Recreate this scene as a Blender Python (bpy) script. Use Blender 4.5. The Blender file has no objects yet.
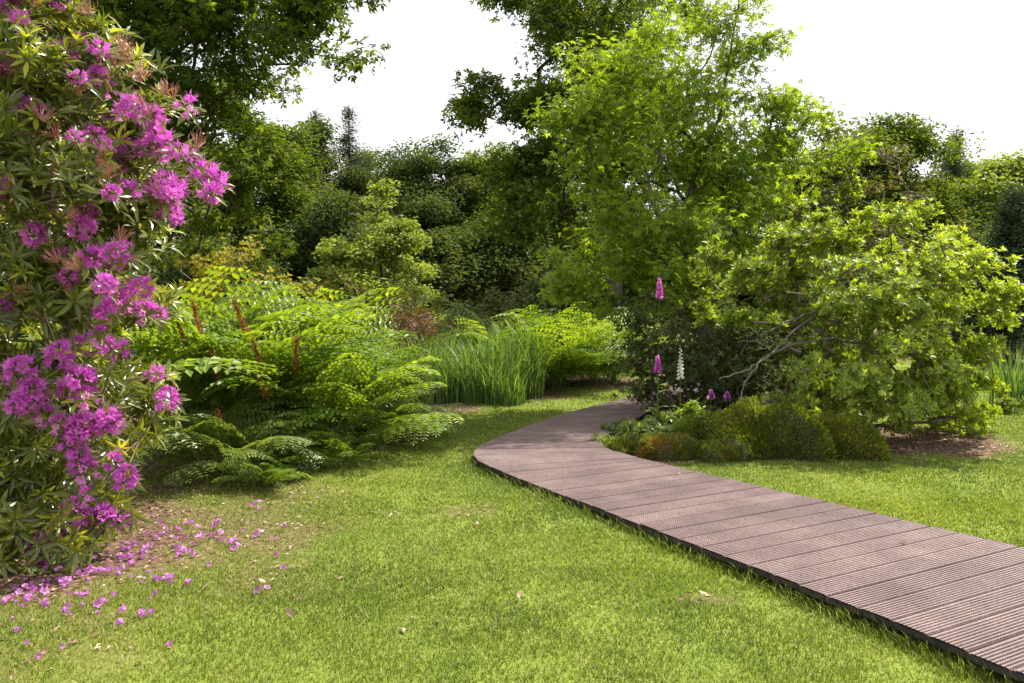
import bpy, math, random
import numpy as np
from mathutils import Vector
PI = math.pi
R = math.radians
sc = bpy.context.scene
COL = sc.collection

# ---------------------------------------------------------------- camera, sky, sun, exposure
CAMZ = 1.5
FPX = 796.0
HOR = 300.0
cd = bpy.data.cameras.new('camera')
cam = bpy.data.objects.new('camera', cd)
COL.objects.link(cam)
cam.location = (0, 0, CAMZ)
cam.rotation_euler = (R(90) - math.atan((341.5 - HOR) / FPX), 0, 0)
cd.sensor_width = 36
cd.lens = FPX / 1024 * 36
cd.clip_end = 2000
cd.clip_start = 0.05
sc.camera = cam

SUN_AZ, SUN_EL = R(50), R(55)      # clockwise from +Y
SUN_DIR = Vector((math.sin(SUN_AZ) * math.cos(SUN_EL), math.cos(SUN_AZ) * math.cos(SUN_EL), math.sin(SUN_EL)))
w = bpy.data.worlds.new('World')
sc.world = w
w.use_nodes = True
nt = w.node_tree
nt.nodes.clear()
wo = nt.nodes.new('ShaderNodeOutputWorld')
bg = nt.nodes.new('ShaderNodeBackground')
sky = nt.nodes.new('ShaderNodeTexSky')
sky.sky_type = 'NISHITA'
sky.sun_disc = False
sky.sun_elevation = SUN_EL
sky.sun_rotation = SUN_AZ
sky.dust_density = 3.0
sky.air_density = 1.0
tc = nt.nodes.new('ShaderNodeTexCoord')
mp = nt.nodes.new('ShaderNodeMapping')
mp.inputs['Scale'].default_value = (1.2, 1.2, 3.5)
cn = nt.nodes.new('ShaderNodeTexNoise')
cn.inputs['Scale'].default_value = 1.6
cn.inputs['Detail'].default_value = 5
cr = nt.nodes.new('ShaderNodeMapRange')
cr.inputs['From Min'].default_value = 0.3
cr.inputs['From Max'].default_value = 0.65
cr.inputs['To Min'].default_value = 0.55
cr.inputs['To Max'].default_value = 0.95
mx = nt.nodes.new('ShaderNodeMix')
mx.data_type = 'RGBA'
mx.inputs['B'].default_value = (10.5, 10.5, 10.8, 1)
nt.links.new(tc.outputs['Generated'], mp.inputs['Vector'])
nt.links.new(mp.outputs['Vector'], cn.inputs['Vector'])
nt.links.new(cn.outputs['Fac'], cr.inputs['Value'])
nt.links.new(cr.outputs['Result'], mx.inputs['Factor'])
nt.links.new(sky.outputs['Color'], mx.inputs['A'])
nt.links.new(mx.outputs['Result'], bg.inputs['Color'])
bg.inputs['Strength'].default_value = 0.07
nt.links.new(bg.outputs['Background'], wo.inputs['Surface'])

sl = bpy.data.lights.new('sun', 'SUN')
sl.energy = 4.8
sl.angle = R(0.53)
sl.color = (1.0, 0.94, 0.82)
so = bpy.data.objects.new('sun', sl)
COL.objects.link(so)
so.rotation_euler = SUN_DIR.to_track_quat('Z', 'Y').to_euler()

sc.view_settings.view_transform = 'Standard'
sc.view_settings.look = 'None'
sc.view_settings.gamma = 1
sc.view_settings.exposure = 1.15
try:
    sc.cycles.max_bounces = 8
    sc.cycles.transmission_bounces = 6
    sc.cycles.diffuse_bounces = 4
except Exception:
    pass


# ---------------------------------------------------------------- helpers
def at(px, py, D):
    """world point seen at a pixel of the photo at depth D"""
    return np.array(((px - 512) / FPX * D, D, CAMZ + (HOR - py) / FPX * D))


def gnd(px, py, h=0.0):
    D = (CAMZ - h) * FPX / (py - HOR)
    return ((px - 512) / FPX * D, D)


def mesh(name, V, faces, rnd=None, mats=None, smooth=False, matidx=None, uv=None):
    V = np.asarray(V, dtype=np.float32)
    me = bpy.data.meshes.new(name)
    me.vertices.add(len(V))
    me.vertices.foreach_set('co', V.ravel())
    if not isinstance(faces, (list, tuple)):
        faces = [faces]
    faces = [np.asarray(f, dtype=np.int32) for f in faces if len(f)]
    loops = np.concatenate([f.ravel() for f in faces])
    sizes = np.concatenate([np.full(len(f), f.shape[1], dtype=np.int32) for f in faces])
    starts = np.concatenate([[0], np.cumsum(sizes)[:-1]]).astype(np.int32)
    me.loops.add(len(loops))
    me.loops.foreach_set('vertex_index', loops)
    me.polygons.add(len(sizes))
    me.polygons.foreach_set('loop_start', starts)
    try:
        me.polygons.foreach_set('loop_total', sizes)
    except Exception:
        pass
    me.polygons.foreach_set('use_smooth', np.full(len(sizes), bool(smooth)))
    if matidx is not None:
        me.polygons.foreach_set('material_index', np.asarray(matidx, dtype=np.int32))
    if rnd is not None:
        a = me.attributes.new('rnd', 'FLOAT', 'POINT')
        a.data.foreach_set('value', np.asarray(rnd, dtype=np.float32))
    if uv is not None:
        l = me.uv_layers.new(name='UVMap')
        l.data.foreach_set('uv', np.asarray(uv, dtype=np.float32)[loops].ravel())
    me.update(calc_edges=True)
    me.validate()
    for m in (mats or []):
        me.materials.append(m)
    return me


def obj(name, me, parent=None, loc=(0, 0, 0)):
    o = bpy.data.objects.new(name, me)
    COL.objects.link(o)
    o.location = loc
    if parent is not None:
        o.parent = parent
    return o


def tag(o, label=None, cat=None, group=None, kind=None):
    if label:
        o['label'] = label
    if cat:
        o['category'] = cat
    if group:
        o['group'] = group
    if kind:
        o['kind'] = kind
    return o


def thing(name, label, cat, loc=(0, 0, 0), group=None):
    o = bpy.data.objects.new(name, None)
    o.empty_display_size = 0.2
    COL.objects.link(o)
    o.location = loc
    return tag(o, label, cat, group)


def norm(a):
    return a / np.maximum(np.linalg.norm(a, axis=-1, keepdims=True), 1e-9)


# leaf templates: x = side, y = along, z = normal
def T_rhomb(wd=0.5, fold=0.10, bend=0.0):
    v = np.array([(0, 0, 0), (wd / 2, .5, fold), (0, 1, -bend), (-wd / 2, .5, fold)], float)
    return v, [np.array([(0, 1, 2), (0, 2, 3)])]


def T_long(wd=0.28, fold=0.05, bend=0.12):
    v = np.array([(0, 0, 0), (wd * .4, .25, fold), (0, .3, 0.02), (-wd * .4, .25, fold),
                  (wd * .5, .62, fold - .02), (0, .65, -bend * .25), (-wd * .5, .62, fold - .02), (0, 1, -bend)], float)
    f4 = np.array([(1, 4, 5, 2), (2, 5, 6, 3)])
    f3 = np.array([(0, 1, 2), (0, 2, 3), (4, 7, 5), (5, 7, 6)])
    return v, [f3, f4]


def T_star():
    v = [(0, 0.25, 0)]
    f = []
    for k, (a, L) in enumerate(((-100, .5), (-50, .68), (0, .78), (50, .68), (100, .5))):
        a = R(a)
        i = len(v)
        for (da, l, z) in ((-R(20), L * .5, .03), (0, L, -.08), (R(20), L * .5, .03)):
            v.append((math.sin(a + da) * l, .25 + math.cos(a + da) * l, z))
        f.append((0, i, i + 1, i + 2))
    return np.array(v, float), [np.array(f)]


def T_lobed():
    # oak-like small spray of three leaves
    v, f = [], []
    for a, L in ((-55, .75), (0, 1.0), (50, .8)):
        a = R(a)
        i = len(v)
        c, s = math.cos(a), math.sin(a)
        for x, y, z in ((0, 0, 0), (.2, .5, .06), (0, 1, -.06), (-.2, .55, .06)):
            x, y = x * L, y * L
            v.append((c * x + s * y, -s * x + c * y, z))
        f.append((i, i + 1, i + 2, i + 3))
    return np.array(v, float), [np.array(f)]


def place(tmpl, O, Dr, N, S, rnd):
    """instances of a template: origins, directions, normals, sizes -> verts, faces, rnd per vertex"""
    tv, tf = tmpl
    n, k = len(O), len(tv)
    Dr = norm(Dr)
    side = norm(np.cross(Dr, N))
    N2 = np.cross(side, Dr)
    S = np.broadcast_to(S, (n,))
    V = (O[:, None, :] + S[:, None, None] * (tv[None, :, 0:1] * side[:, None, :] + tv[None, :, 1:2] * Dr[:, None, :]
                                             + tv[None, :, 2:3] * N2[:, None, :])).reshape(-1, 3)
    off = (np.arange(n) * k)[:, None, None]
    F = [(f[None] + off).reshape(-1, f.shape[1]) for f in tf]
    return V, F, np.repeat(rnd, k)


def merge(parts):
    """parts: (V,[F..],rnd) list"""
    Vs, Rs, F3, F4, o = [], [], [], [], 0
    for V, F, r in parts:
        Vs.append(V)
        Rs.append(r)
        for f in F:
            (F3 if f.shape[1] == 3 else F4).append(f + o)
        o += len(V)
    fs = []
    if F3:
        fs.append(np.concatenate(F3))
    if F4:
        fs.append(np.concatenate(F4))
    return np.concatenate(Vs), fs, np.concatenate(Rs)


def tubes(P, Q, r0, r1, k=5):
    """frusta between P and Q"""
    n = len(P)
    d = norm(Q - P)
    up = np.where(np.abs(d[:, 2:3]) > .9, np.array([[1., 0, 0]]), np.array([[0, 0, 1.]]))
    a = norm(np.cross(d, up))
    b = np.cross(d, a)
    t = np.arange(k) / k * 2 * PI
    ring = a[:, None, :] * np.cos(t)[None, :, None] + b[:, None, :] * np.sin(t)[None, :, None]
    V = np.concatenate([P[:, None] + ring * r0[:, None, None], Q[:, None] + ring * r1[:, None, None]], 1).reshape(-1, 3)
    i = np.arange(k)
    j = (i + 1) % k
    f = np.stack([i, j, j + k, i + k], 1)
    F = (f[None] + (np.arange(n) * 2 * k)[:, None, None]).reshape(-1, 4)
    return V, [F], np.full(len(V), .5)


# ---------------------------------------------------------------- materials
def mat_leaf(name, cols, trans=0.35, rough=0.5, spec=0.35, nscale=0.6, namt=0.35, tcol=None):
    """cols: ramp of (pos,(r,g,b)) albedo over the per-leaf random value, shifted by a slow noise"""
    m = bpy.data.materials.new(name)
    m.use_nodes = True
    t = m.node_tree
    t.nodes.clear()
    out = t.nodes.new('ShaderNodeOutputMaterial')
    at_ = t.nodes.new('ShaderNodeAttribute')
    at_.attribute_name = 'rnd'
    co = t.nodes.new('ShaderNodeNewGeometry')
    no = t.nodes.new('ShaderNodeTexNoise')
    no.inputs['Scale'].default_value = nscale
    no.inputs['Detail'].default_value = 3
    t.links.new(co.outputs['Position'], no.inputs['Vector'])
    ma = t.nodes.new('ShaderNodeMath')
    ma.operation = 'MULTIPLY_ADD'
    ma.inputs[1].default_value = namt * 2.2
    ma.inputs[2].default_value = -namt * 1.1
    t.links.new(no.outputs['Fac'], ma.inputs[0])
    ad = t.nodes.new('ShaderNodeMath')
    ad.operation = 'ADD'
    ad.use_clamp = True
    t.links.new(at_.outputs['Fac'], ad.inputs[0])
    t.links.new(ma.outputs[0], ad.inputs[1])
    ra = t.nodes.new('ShaderNodeValToRGB')
    e = ra.color_ramp.elements
    while len(e) < len(cols):
        e.new(0.5)
    for k, (p, c) in enumerate(cols):
        e[k].position = p
        e[k].color = (*c, 1)
    t.links.new(ad.outputs[0], ra.inputs['Fac'])
    pb = t.nodes.new('ShaderNodeBsdfPrincipled')
    pb.inputs['Roughness'].default_value = rough
    pb.inputs['Specular IOR Level'].default_value = spec
    t.links.new(ra.outputs['Color'], pb.inputs['Base Color'])
    tr = t.nodes.new('ShaderNodeBsdfTranslucent')
    if tcol is None:
        tcol = (2.15, 1.95, 0.55)
    mu = t.nodes.new('ShaderNodeMix')
    mu.data_type = 'RGBA'
    mu.blend_type = 'MULTIPLY'
    mu.inputs['Factor'].default_value = 1
    mu.inputs['B'].default_value = (*tcol, 1)
    t.links.new(ra.outputs['Color'], mu.inputs['A'])
    t.links.new(mu.outputs['Result'], tr.inputs['Color'])
    mi = t.nodes.new('ShaderNodeMixShader')
    mi.inputs['Fac'].default_value = trans
    t.links.new(pb.outputs['BSDF'], mi.inputs[1])
    t.links.new(tr.outputs['BSDF'], mi.inputs[2])
    t.links.new(mi.outputs[0], out.inputs['Surface'])
    return m


def mat_bark(name, c1, c2, scale=8, bump=0.6):
    m = bpy.data.materials.new(name)
    m.use_nodes = True
    t = m.node_tree
    pb = t.nodes['Principled BSDF']
    pb.inputs['Roughness'].default_value = 0.85
    co = t.nodes.new('ShaderNodeTexCoord')
    mp = t.nodes.new('ShaderNodeMapping')
    mp.inputs['Scale'].default_value = (1, 1, .35)
    no = t.nodes.new('ShaderNodeTexNoise')
    no.inputs['Scale'].default_value = scale
    no.inputs['Detail'].default_value = 6
    ra = t.nodes.new('ShaderNodeValToRGB')
    ra.color_ramp.elements[0].color = (*c1, 1)
    ra.color_ramp.elements[1].color = (*c2, 1)
    ra.color_ramp.elements[0].position = .35
    ra.color_ramp.elements[1].position = .65
    bu = t.nodes.new('ShaderNodeBump')
    bu.inputs['Strength'].default_value = bump
    bu.inputs['Distance'].default_value = 0.02
    t.links.new(co.outputs['Object'], mp.inputs['Vector'])
    t.links.new(mp.outputs['Vector'], no.inputs['Vector'])
    t.links.new(no.outputs['Fac'], ra.inputs['Fac'])
    t.links.new(no.outputs['Fac'], bu.inputs['Height'])
    t.links.new(ra.outputs['Color'], pb.inputs['Base Color'])
    t.links.new(bu.outputs['Normal'], pb.inputs['Normal'])
    return m


G = lambda *c: c
M = {}
M['bark'] = mat_bark('bark', (.035, .028, .02), (.10, .08, .06))
M['bark_grey'] = mat_bark('bark_grey', (.09, .075, .06), (.22, .19, .16))
M['twig'] = mat_bark('twig', (.10, .065, .045), (.24, .17, .12), 20)
M['oak_leaf'] = mat_leaf('oak_leaf', [(0, (.032, .055, .010)), (.5, (.066, .106, .014)), (1, (.135, .185, .025))], .45, rough=.6, spec=.2)
M['dark_leaf'] = mat_leaf('dark_leaf', [(0, (.034, .055, .020)), (.6, (.066, .098, .031)), (1, (.12, .155, .044))], .3, rough=.7, spec=.15)
M['conifer'] = mat_leaf('conifer_leaf', [(0, (.03, .05, .032)), (.7, (.05, .08, .045)), (1, (.09, .12, .06))], .2)
M['gum_leaf'] = mat_leaf('gum_leaf', [(0, (.078, .132, .016)), (.5, (.148, .225, .022)), (1, (.26, .35, .042))], .5)
M['pale_leaf'] = mat_leaf('pale_leaf', [(0, (.10, .15, .035)), (.6, (.165, .225, .05)), (1, (.25, .31, .08))], .38)
M['azalea_leaf'] = mat_leaf('azalea_leaf', [(0, (.055, .095, .015)), (.45, (.165, .235, .03)), (1, (.36, .44, .08))], .42, rough=.42, spec=.4)
M['yellow_leaf'] = mat_leaf('yellow_leaf', [(0, (.12, .14, .015)), (.6, (.28, .26, .03)), (1, (.40, .30, .05))], .38)
M['bronze_leaf'] = mat_leaf('bronze_leaf', [(0, (.06, .07, .02)), (.6, (.12, .12, .03)), (1, (.17, .10, .04))], .3)
M['russet_leaf'] = mat_leaf('russet_leaf', [(0, (.09, .035, .02)), (.6, (.12, .06, .025)), (1, (.14, .11, .04))], .3)
M['red_leaf'] = mat_leaf('red_leaf', [(0, (.05, .01, .02)), (1, (.16, .03, .07))], .3, tcol=(1.4, 1, 1))
M['grey_leaf'] = mat_leaf('grey_leaf', [(0, (.06, .09, .03)), (.6, (.11, .15, .05)), (1, (.20, .22, .09))], .25)
M['rhodo_leaf'] = mat_leaf('rhododendron_leaf', [(0, (.055, .075, .014)), (.4, (.11, .14, .024)), (.74, (.21, .22, .05)), (.75, (.30, .36, .04)), (.93, (.40, .42, .05)), (1, (.30, .17, .06))],
                           .32, rough=.3, spec=.6, namt=.0)
M['fern'] = mat_leaf('fern_leaf', [(0, (.06, .12, .02)), (.5, (.125, .20, .025)), (1, (.24, .32, .038))], .42, rough=.45, nscale=1.6, namt=.6)
M['fern_pale'] = mat_leaf('pale_fern_leaf', [(0, (.11, .16, .045)), (1, (.22, .28, .085))], .36, rough=.42, nscale=1.1)
M['spike'] = mat_leaf('fertile_spike', [(0, (.20, .07, .02)), (1, (.42, .19, .05))], .2, tcol=(1.3, 1, .8))
M['petal'] = mat_leaf('petal', [(0, (.42, .06, .42)), (.6, (.62, .13, .57)), (1, (.76, .30, .68))], .4, rough=.6, spec=.2, nscale=6, namt=.3, tcol=(1.25, 1.1, 1.2))
M['petal_dry'] = mat_leaf('fallen_petal', [(0, (.34, .08, .30)), (.7, (.50, .16, .50)), (1, (.62, .34, .58))], .25, rough=.6, spec=.2, nscale=3, namt=.2, tcol=(1.2, 1.1, 1.2))
M['thread'] = mat_leaf('pedicel', [(0, (.40, .12, .11)), (1, (.52, .26, .20))], .2, tcol=(1.2, 1, 1))
M['white_petal'] = mat_leaf('white_petal', [(0, (.6, .6, .5)), (1, (.8, .8, .74))], .3, tcol=(1.1, 1.1, 1))
M['reed'] = mat_leaf('reed_blade', [(0, (.05, .105, .03)), (.6, (.10, .18, .045)), (1, (.22, .28, .10))], .36, rough=.4)
M['grass'] = mat_leaf('grass_blade', [(0, (.055, .09, .014)), (.35, (.12, .17, .024)), (.75, (.205, .25, .038)), (.92, (.31, .31, .09)), (1, (.48, .42, .24))], .42, rough=.5, spec=.3, nscale=.8, namt=.4, tcol=(1.5, 1.5, .8))
M['moss'] = mat_leaf('moss_sprig', [(0, (.05, .07, .014)), (.4, (.12, .16, .018)), (.8, (.24, .265, .022)), (1, (.20, .13, .04))], .33, nscale=2.2, namt=.6)
M['moss_bright'] = mat_leaf('bright_moss_sprig', [(0, (.06, .10, .012)), (.5, (.15, .22, .02)), (1, (.26, .28, .03))], .3, nscale=2)
M['rust'] = mat_leaf('rust_sprig', [(0, (.08, .11, .02)), (.5, (.14, .17, .025)), (.75, (.24, .14, .028)), (1, (.32, .10, .03))], .3, nscale=3.5, namt=.8)
M['litter'] = mat_leaf('litter_flake', [(0, (.08, .045, .03)), (.5, (.22, .12, .08)), (.85, (.36, .24, .17)), (1, (.45, .36, .26))], .05, nscale=1.5)


def mat_ground():
    m = bpy.data.materials.new('lawn_ground')
    m.use_nodes = True
    t = m.node_tree
    pb = t.nodes['Principled BSDF']
    pb.inputs['Roughness'].default_value = .95
    pb.inputs['Specular IOR Level'].default_value = .1
    g = t.nodes.new('ShaderNodeNewGeometry')
    def noise(s, d=5):
        n = t.nodes.new('ShaderNodeTexNoise')
        n.inputs['Scale'].default_value = s
        n.inputs['Detail'].default_value = d
        t.links.new(g.outputs['Position'], n.inputs['Vector'])
        return n.outputs['Fac']
    def ramp(f, cs):
        r = t.nodes.new('ShaderNodeValToRGB')
        e = r.color_ramp.elements
        while len(e) < len(cs):
            e.new(.5)
        for k, (p, c) in enumerate(cs):
            e[k].position = p
            e[k].color = (*c, 1)
        t.links.new(f, r.inputs['Fac'])
        return r.outputs['Color']
    a = ramp(noise(.9), [(.3, (.09, .15, .018)), (.5, (.15, .20, .025)), (.7, (.20, .24, .04))])
    b = ramp(noise(60), [(.3, (.03, .05, .01)), (.55, (.14, .17, .03)), (.75, (.26, .26, .08))])
    mi = t.nodes.new('ShaderNodeMix')
    mi.data_type = 'RGBA'
    mi.inputs['Factor'].default_value = .5
    t.links.new(a, mi.inputs['A'])
    t.links.new(b, mi.inputs['B'])
    s = ramp(noise(28), [(.3, (.035, .022, .016)), (.5, (.105, .064, .042)), (.72, (.25, .165, .11))])
    at_ = t.nodes.new('ShaderNodeAttribute')
    at_.attribute_name = 'rnd'
    mm = t.nodes.new('ShaderNodeMix')
    mm.data_type = 'RGBA'
    t.links.new(at_.outputs['Fac'], mm.inputs['Factor'])
    t.links.new(mi.outputs['Result'], mm.inputs['A'])
    t.links.new(s, mm.inputs['B'])
    t.links.new(mm.outputs['Result'], pb.inputs['Base Color'])
    bu = t.nodes.new('ShaderNodeBump')
    bu.inputs['Strength'].default_value = .7
    bu.inputs['Distance'].default_value = .02
    t.links.new(noise(45, 6), bu.inputs['Height'])
    t.links.new(bu.outputs['Normal'], pb.inputs['Normal'])
    return m


def mat_deck():
    m = bpy.data.materials.new('decking')
    m.use_nodes = True
    t = m.node_tree
    pb = t.nodes['Principled BSDF']
    pb.inputs['Roughness'].default_value = .6
    pb.inputs['Specular IOR Level'].default_value = .35
    at_ = t.nodes.new('ShaderNodeAttribute')
    at_.attribute_name = 'rnd'
    g = t.nodes.new('ShaderNodeNewGeometry')
    n1 = t.nodes.new('ShaderNodeTexNoise')
    n1.inputs['Scale'].default_value = 2.2
    n1.inputs['Detail'].default_value = 8
    n1.inputs['Roughness'].default_value = .7
    t.links.new(g.outputs['Position'], n1.inputs['Vector'])
    ad = t.nodes.new('ShaderNodeMath')
    ad.operation = 'ADD'
    t.links.new(at_.outputs['Fac'], ad.inputs[0])
    t.links.new(n1.outputs['Fac'], ad.inputs[1])
    hf = t.nodes.new('ShaderNodeMath')
    hf.operation = 'MULTIPLY'
    hf.inputs[1].default_value = .5
    t.links.new(ad.outputs[0], hf.inputs[0])
    r = t.nodes.new('ShaderNodeValToRGB')
    e = r.color_ramp.elements
    e.new(.5)
    for k, (p, c) in enumerate([(.34, (.10, .068, .064)), (.5, (.195, .138, .132)), (.66, (.32, .245, .235))]):
        e[k].position = p
        e[k].color = (*c, 1)
    t.links.new(hf.outputs[0], r.inputs['Fac'])
    # cross notches of the anti-slip ribs, from the deck's own coordinates (u = metres across)
    uv = t.nodes.new('ShaderNodeUVMap')
    uv.uv_map = 'UVMap'
    wv = t.nodes.new('ShaderNodeTexWave')
    wv.wave_type = 'BANDS'
    wv.bands_direction = 'X'
    wv.inputs['Scale'].default_value = 19
    wv.inputs['Distortion'].default_value = .8
    wv.inputs['Detail'].default_value = 1
    t.links.new(uv.outputs['UV'], wv.inputs['Vector'])
    mu = t.nodes.new('ShaderNodeMix')
    mu.data_type = 'RGBA'
    mu.blend_type = 'MULTIPLY'
    mu.inputs['Factor'].default_value = .6
    wr = t.nodes.new('ShaderNodeValToRGB')
    wr.color_ramp.elements[0].color = (.45, .40, .42, 1)
    wr.color_ramp.elements[0].position = .1
    wr.color_ramp.elements[1].position = .45
    t.links.new(wv.outputs['Fac'], wr.inputs['Fac'])
    t.links.new(r.outputs['Color'], mu.inputs['A'])
    t.links.new(wr.outputs['Color'], mu.inputs['B'])
    n2 = t.nodes.new('ShaderNodeTexNoise')
    n2.inputs['Scale'].default_value = 55
    n2.inputs['Detail'].default_value = 6
    n2.inputs['Roughness'].default_value = .75
    t.links.new(g.outputs['Position'], n2.inputs['Vector'])
    r2 = t.nodes.new('ShaderNodeValToRGB')
    r2.color_ramp.elements[0].position = .33
    r2.color_ramp.elements[0].color = (.45, .45, .47, 1)
    r2.color_ramp.elements[1].position = .66
    r2.color_ramp.elements[1].color = (1.35, 1.3, 1.25, 1)
    t.links.new(n2.outputs['Fac'], r2.inputs['Fac'])
    m2 = t.nodes.new('ShaderNodeMix')
    m2.data_type = 'RGBA'
    m2.blend_type = 'MULTIPLY'
    m2.inputs['Factor'].default_value = .85
    t.links.new(mu.outputs['Result'], m2.inputs['A'])
    t.links.new(r2.outputs['Color'], m2.inputs['B'])
    n3 = t.nodes.new('ShaderNodeTexNoise')
    n3.inputs['Scale'].default_value = 4.5
    n3.inputs['Detail'].default_value = 9
    n3.inputs['Roughness'].default_value = .8
    t.links.new(g.outputs['Position'], n3.inputs['Vector'])
    r3 = t.nodes.new('ShaderNodeValToRGB')
    r3.color_ramp.elements[0].position = .60
    r3.color_ramp.elements[0].color = (0, 0, 0, 1)
    r3.color_ramp.elements[1].position = .74
    r3.color_ramp.elements[1].color = (.7, .7, .7, 1)
    t.links.new(n3.outputs['Fac'], r3.inputs['Fac'])
    m3 = t.nodes.new('ShaderNodeMix')
    m3.data_type = 'RGBA'
    m3.inputs['B'].default_value = (.075, .07, .05, 1)
    t.links.new(r3.outputs['Color'], m3.inputs['Factor'])
    t.links.new(m2.outputs['Result'], m3.inputs['A'])
    t.links.new(m3.outputs['Result'], pb.inputs['Base Color'])
    bu = t.nodes.new('ShaderNodeBump')
    bu.inputs['Strength'].default_value = .35
    bu.inputs['Distance'].default_value = .006
    t.links.new(wv.outputs['Fac'], bu.inputs['Height'])
    t.links.new(bu.outputs['Normal'], pb.inputs['Normal'])
    return m


M['ground'] = mat_ground()
M['deck'] = mat_deck()
M['joist'] = mat_bark('joist_wood', (.02, .015, .014), (.05, .038, .035), 10)
M['shaded_end_grain'] = mat_bark('shaded_end_grain', (.012, .009, .008), (.045, .033, .03), 25)  # end-grain stain, darkened further so the board ends' shade is in the colour
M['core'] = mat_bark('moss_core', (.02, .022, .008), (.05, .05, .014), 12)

# ---------------------------------------------------------------- boardwalk outline (metres)
DH = 0.075
LEFT = [(2.45, 2.05), gnd(1024, 677, DH), gnd(900, 626, DH), gnd(753, 569, DH), gnd(606, 513, DH), gnd(519, 480, DH), gnd(490, 468, DH),
        gnd(478, 462, DH), gnd(473, 456, DH), gnd(475, 450, DH), gnd(483, 444.5, DH), gnd(500, 437, DH), gnd(533, 424, DH),
        gnd(571, 412, DH), gnd(612, 402, DH), gnd(640, 394, DH), gnd(672, 386, DH), (4.6, 17.5)]
RIGHT = None
_R1, _RD, _PD = np.array((2.93, 4.56)), np.array((-.569, .822)), np.array((.879, .477))
def _opp(p):
    """point of the straight inner edge square across the boards from an outer point"""
    m = np.array([[_PD[0], -_RD[0]], [_PD[1], -_RD[1]]])
    t = np.linalg.solve(m, _R1 - np.array(p))
    return tuple(np.array(p) + _PD * t[0])
RIGHT = [_opp(LEFT[i]) for i in range(6)] + [gnd(640, 459, DH), gnd(626, 455, DH),
         gnd(615, 452, DH), gnd(606, 448, DH), gnd(602, 443, DH), gnd(606, 437, DH), gnd(622, 428, DH),
         gnd(646, 414, DH), gnd(674, 403, DH), gnd(692, 395, DH), gnd(716, 387, DH), (6.1, 16.6)]
LEFT, RIGHT = np.array(LEFT), np.array(RIGHT)
POLY = np.concatenate([LEFT, RIGHT[::-1]])


def in_poly(x, y, poly, grow=0.0):
    if grow:
        c = poly.mean(0)
    ins = np.zeros(len(x), bool)
    n = len(poly)
    for i in range(n):
        x0, y0 = poly[i]
        x1, y1 = poly[(i + 1) % n]
        cnd = (y0 > y) != (y1 > y)
        xi = (x1 - x0) * (y - y0) / ((y1 - y0) if y1 != y0 else 1e-9) + x0
        ins ^= cnd & (x < xi)
    return ins


def vnoise(x, y, s, seed=0):
    """cheap smooth value noise"""
    x, y = x * s, y * s
    xi, yi = np.floor(x).astype(int), np.floor(y).astype(int)
    fx, fy = x - xi, y - yi
    fx, fy = fx * fx * (3 - 2 * fx), fy * fy * (3 - 2 * fy)
    def h(a, b):
        v = np.sin(a * 127.1 + b * 311.7 + seed * 74.7) * 43758.5453
        return v - np.floor(v)
    return (h(xi, yi) * (1 - fx) + h(xi + 1, yi) * fx) * (1 - fy) + (h(xi, yi + 1) * (1 - fx) + h(xi + 1, yi + 1) * fx) * fy


def soil_mask(x, y):
    n = vnoise(x, y, 2.2, 1) * .6 + vnoise(x, y, 6, 2) * .4
    def blob(cx, cy, rx, ry, soft=.5):
        d = np.sqrt(((x - cx) / rx) ** 2 + ((y - cy) / ry) ** 2)
        return np.clip((1 - d) / soft + .5 + (n - .5) * 1.6, 0, 1)
    m = np.maximum(blob(-3.7, 5.0, 1.68, 1.8, .35), .7 * blob(-3.6, 5.0, 2.1, 2.1, .6))
    m = np.maximum(m, blob(-3.0, 8.4, 1.75, 1.5, .25))
    m = np.maximum(m, blob(-1.9, 8.9, 1.0, .75, .25))
    m = np.maximum(m, blob(3.9, 8.6, 1.45, 1.05, .3))
    m = np.maximum(m, blob(2.2, 9.6, 1.2, 2.0, .3))
    m = np.maximum(m, blob(1.6, 7.9, .75, .6, .3))
    m = np.maximum(m, .8 * blob(.99, 3.93, .11, .07, .5))
    m = np.maximum(m, .5 * blob(-.3, 5.6, .25, .2, .8))
    m = np.maximum(m, blob(-1.0, 11.2, .65, .75, .3))
    m = np.maximum(m, blob(-1.2, 13.2, 2.2, 1.9, .3))
    m = np.maximum(m, blob(-6.0, 12.5, 3.8, 3.5, .3))
    m = np.maximum(m, blob(1.2, 14.6, 1.6, 1.1, .3))
    m = np.maximum(m, np.clip((y - 17 + (n - .5) * 3) / 2, 0, .6))
    return m


def gz(x, y):
    """terrain height"""
    a = (vnoise(x, y, .35, 5) - .5) * .10 + (vnoise(x, y, 1.3, 6) - .5) * .03
    near = np.clip((np.hypot(x - 1, y - 7) - 5) / 6, .35, 1)
    far = np.clip((y - 16) / 20, 0, 1)
    return a * near + far * .3 - .01


def g0(x, y):
    return float(gz(np.array([x]), np.array([y]))[0])


def build_ground():
    n = 330
    u = np.linspace(-1, 1, n)
    s = np.sinh(u * 6.2) / math.sinh(6.2) * 600
    X, Y = np.meshgrid(s, s + 6, indexing='ij')
    x, y = X.ravel(), Y.ravel()
    z = gz(x, y)
    V = np.stack([x, y, z], 1)
    i = np.arange(n - 1)
    A, B = np.meshgrid(i, i, indexing='ij')
    a = (A * n + B).ravel()
    F = np.stack([a, a + n, a + n + 1, a + 1], 1)
    return obj('lawn', mesh('lawn', V, F, soil_mask(x, y), [M['ground']], True))


lawn = tag(build_ground(), 'green lawn with bare soil under the shrubs and a muddy patch by the reeds', 'lawn', kind='structure')


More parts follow.
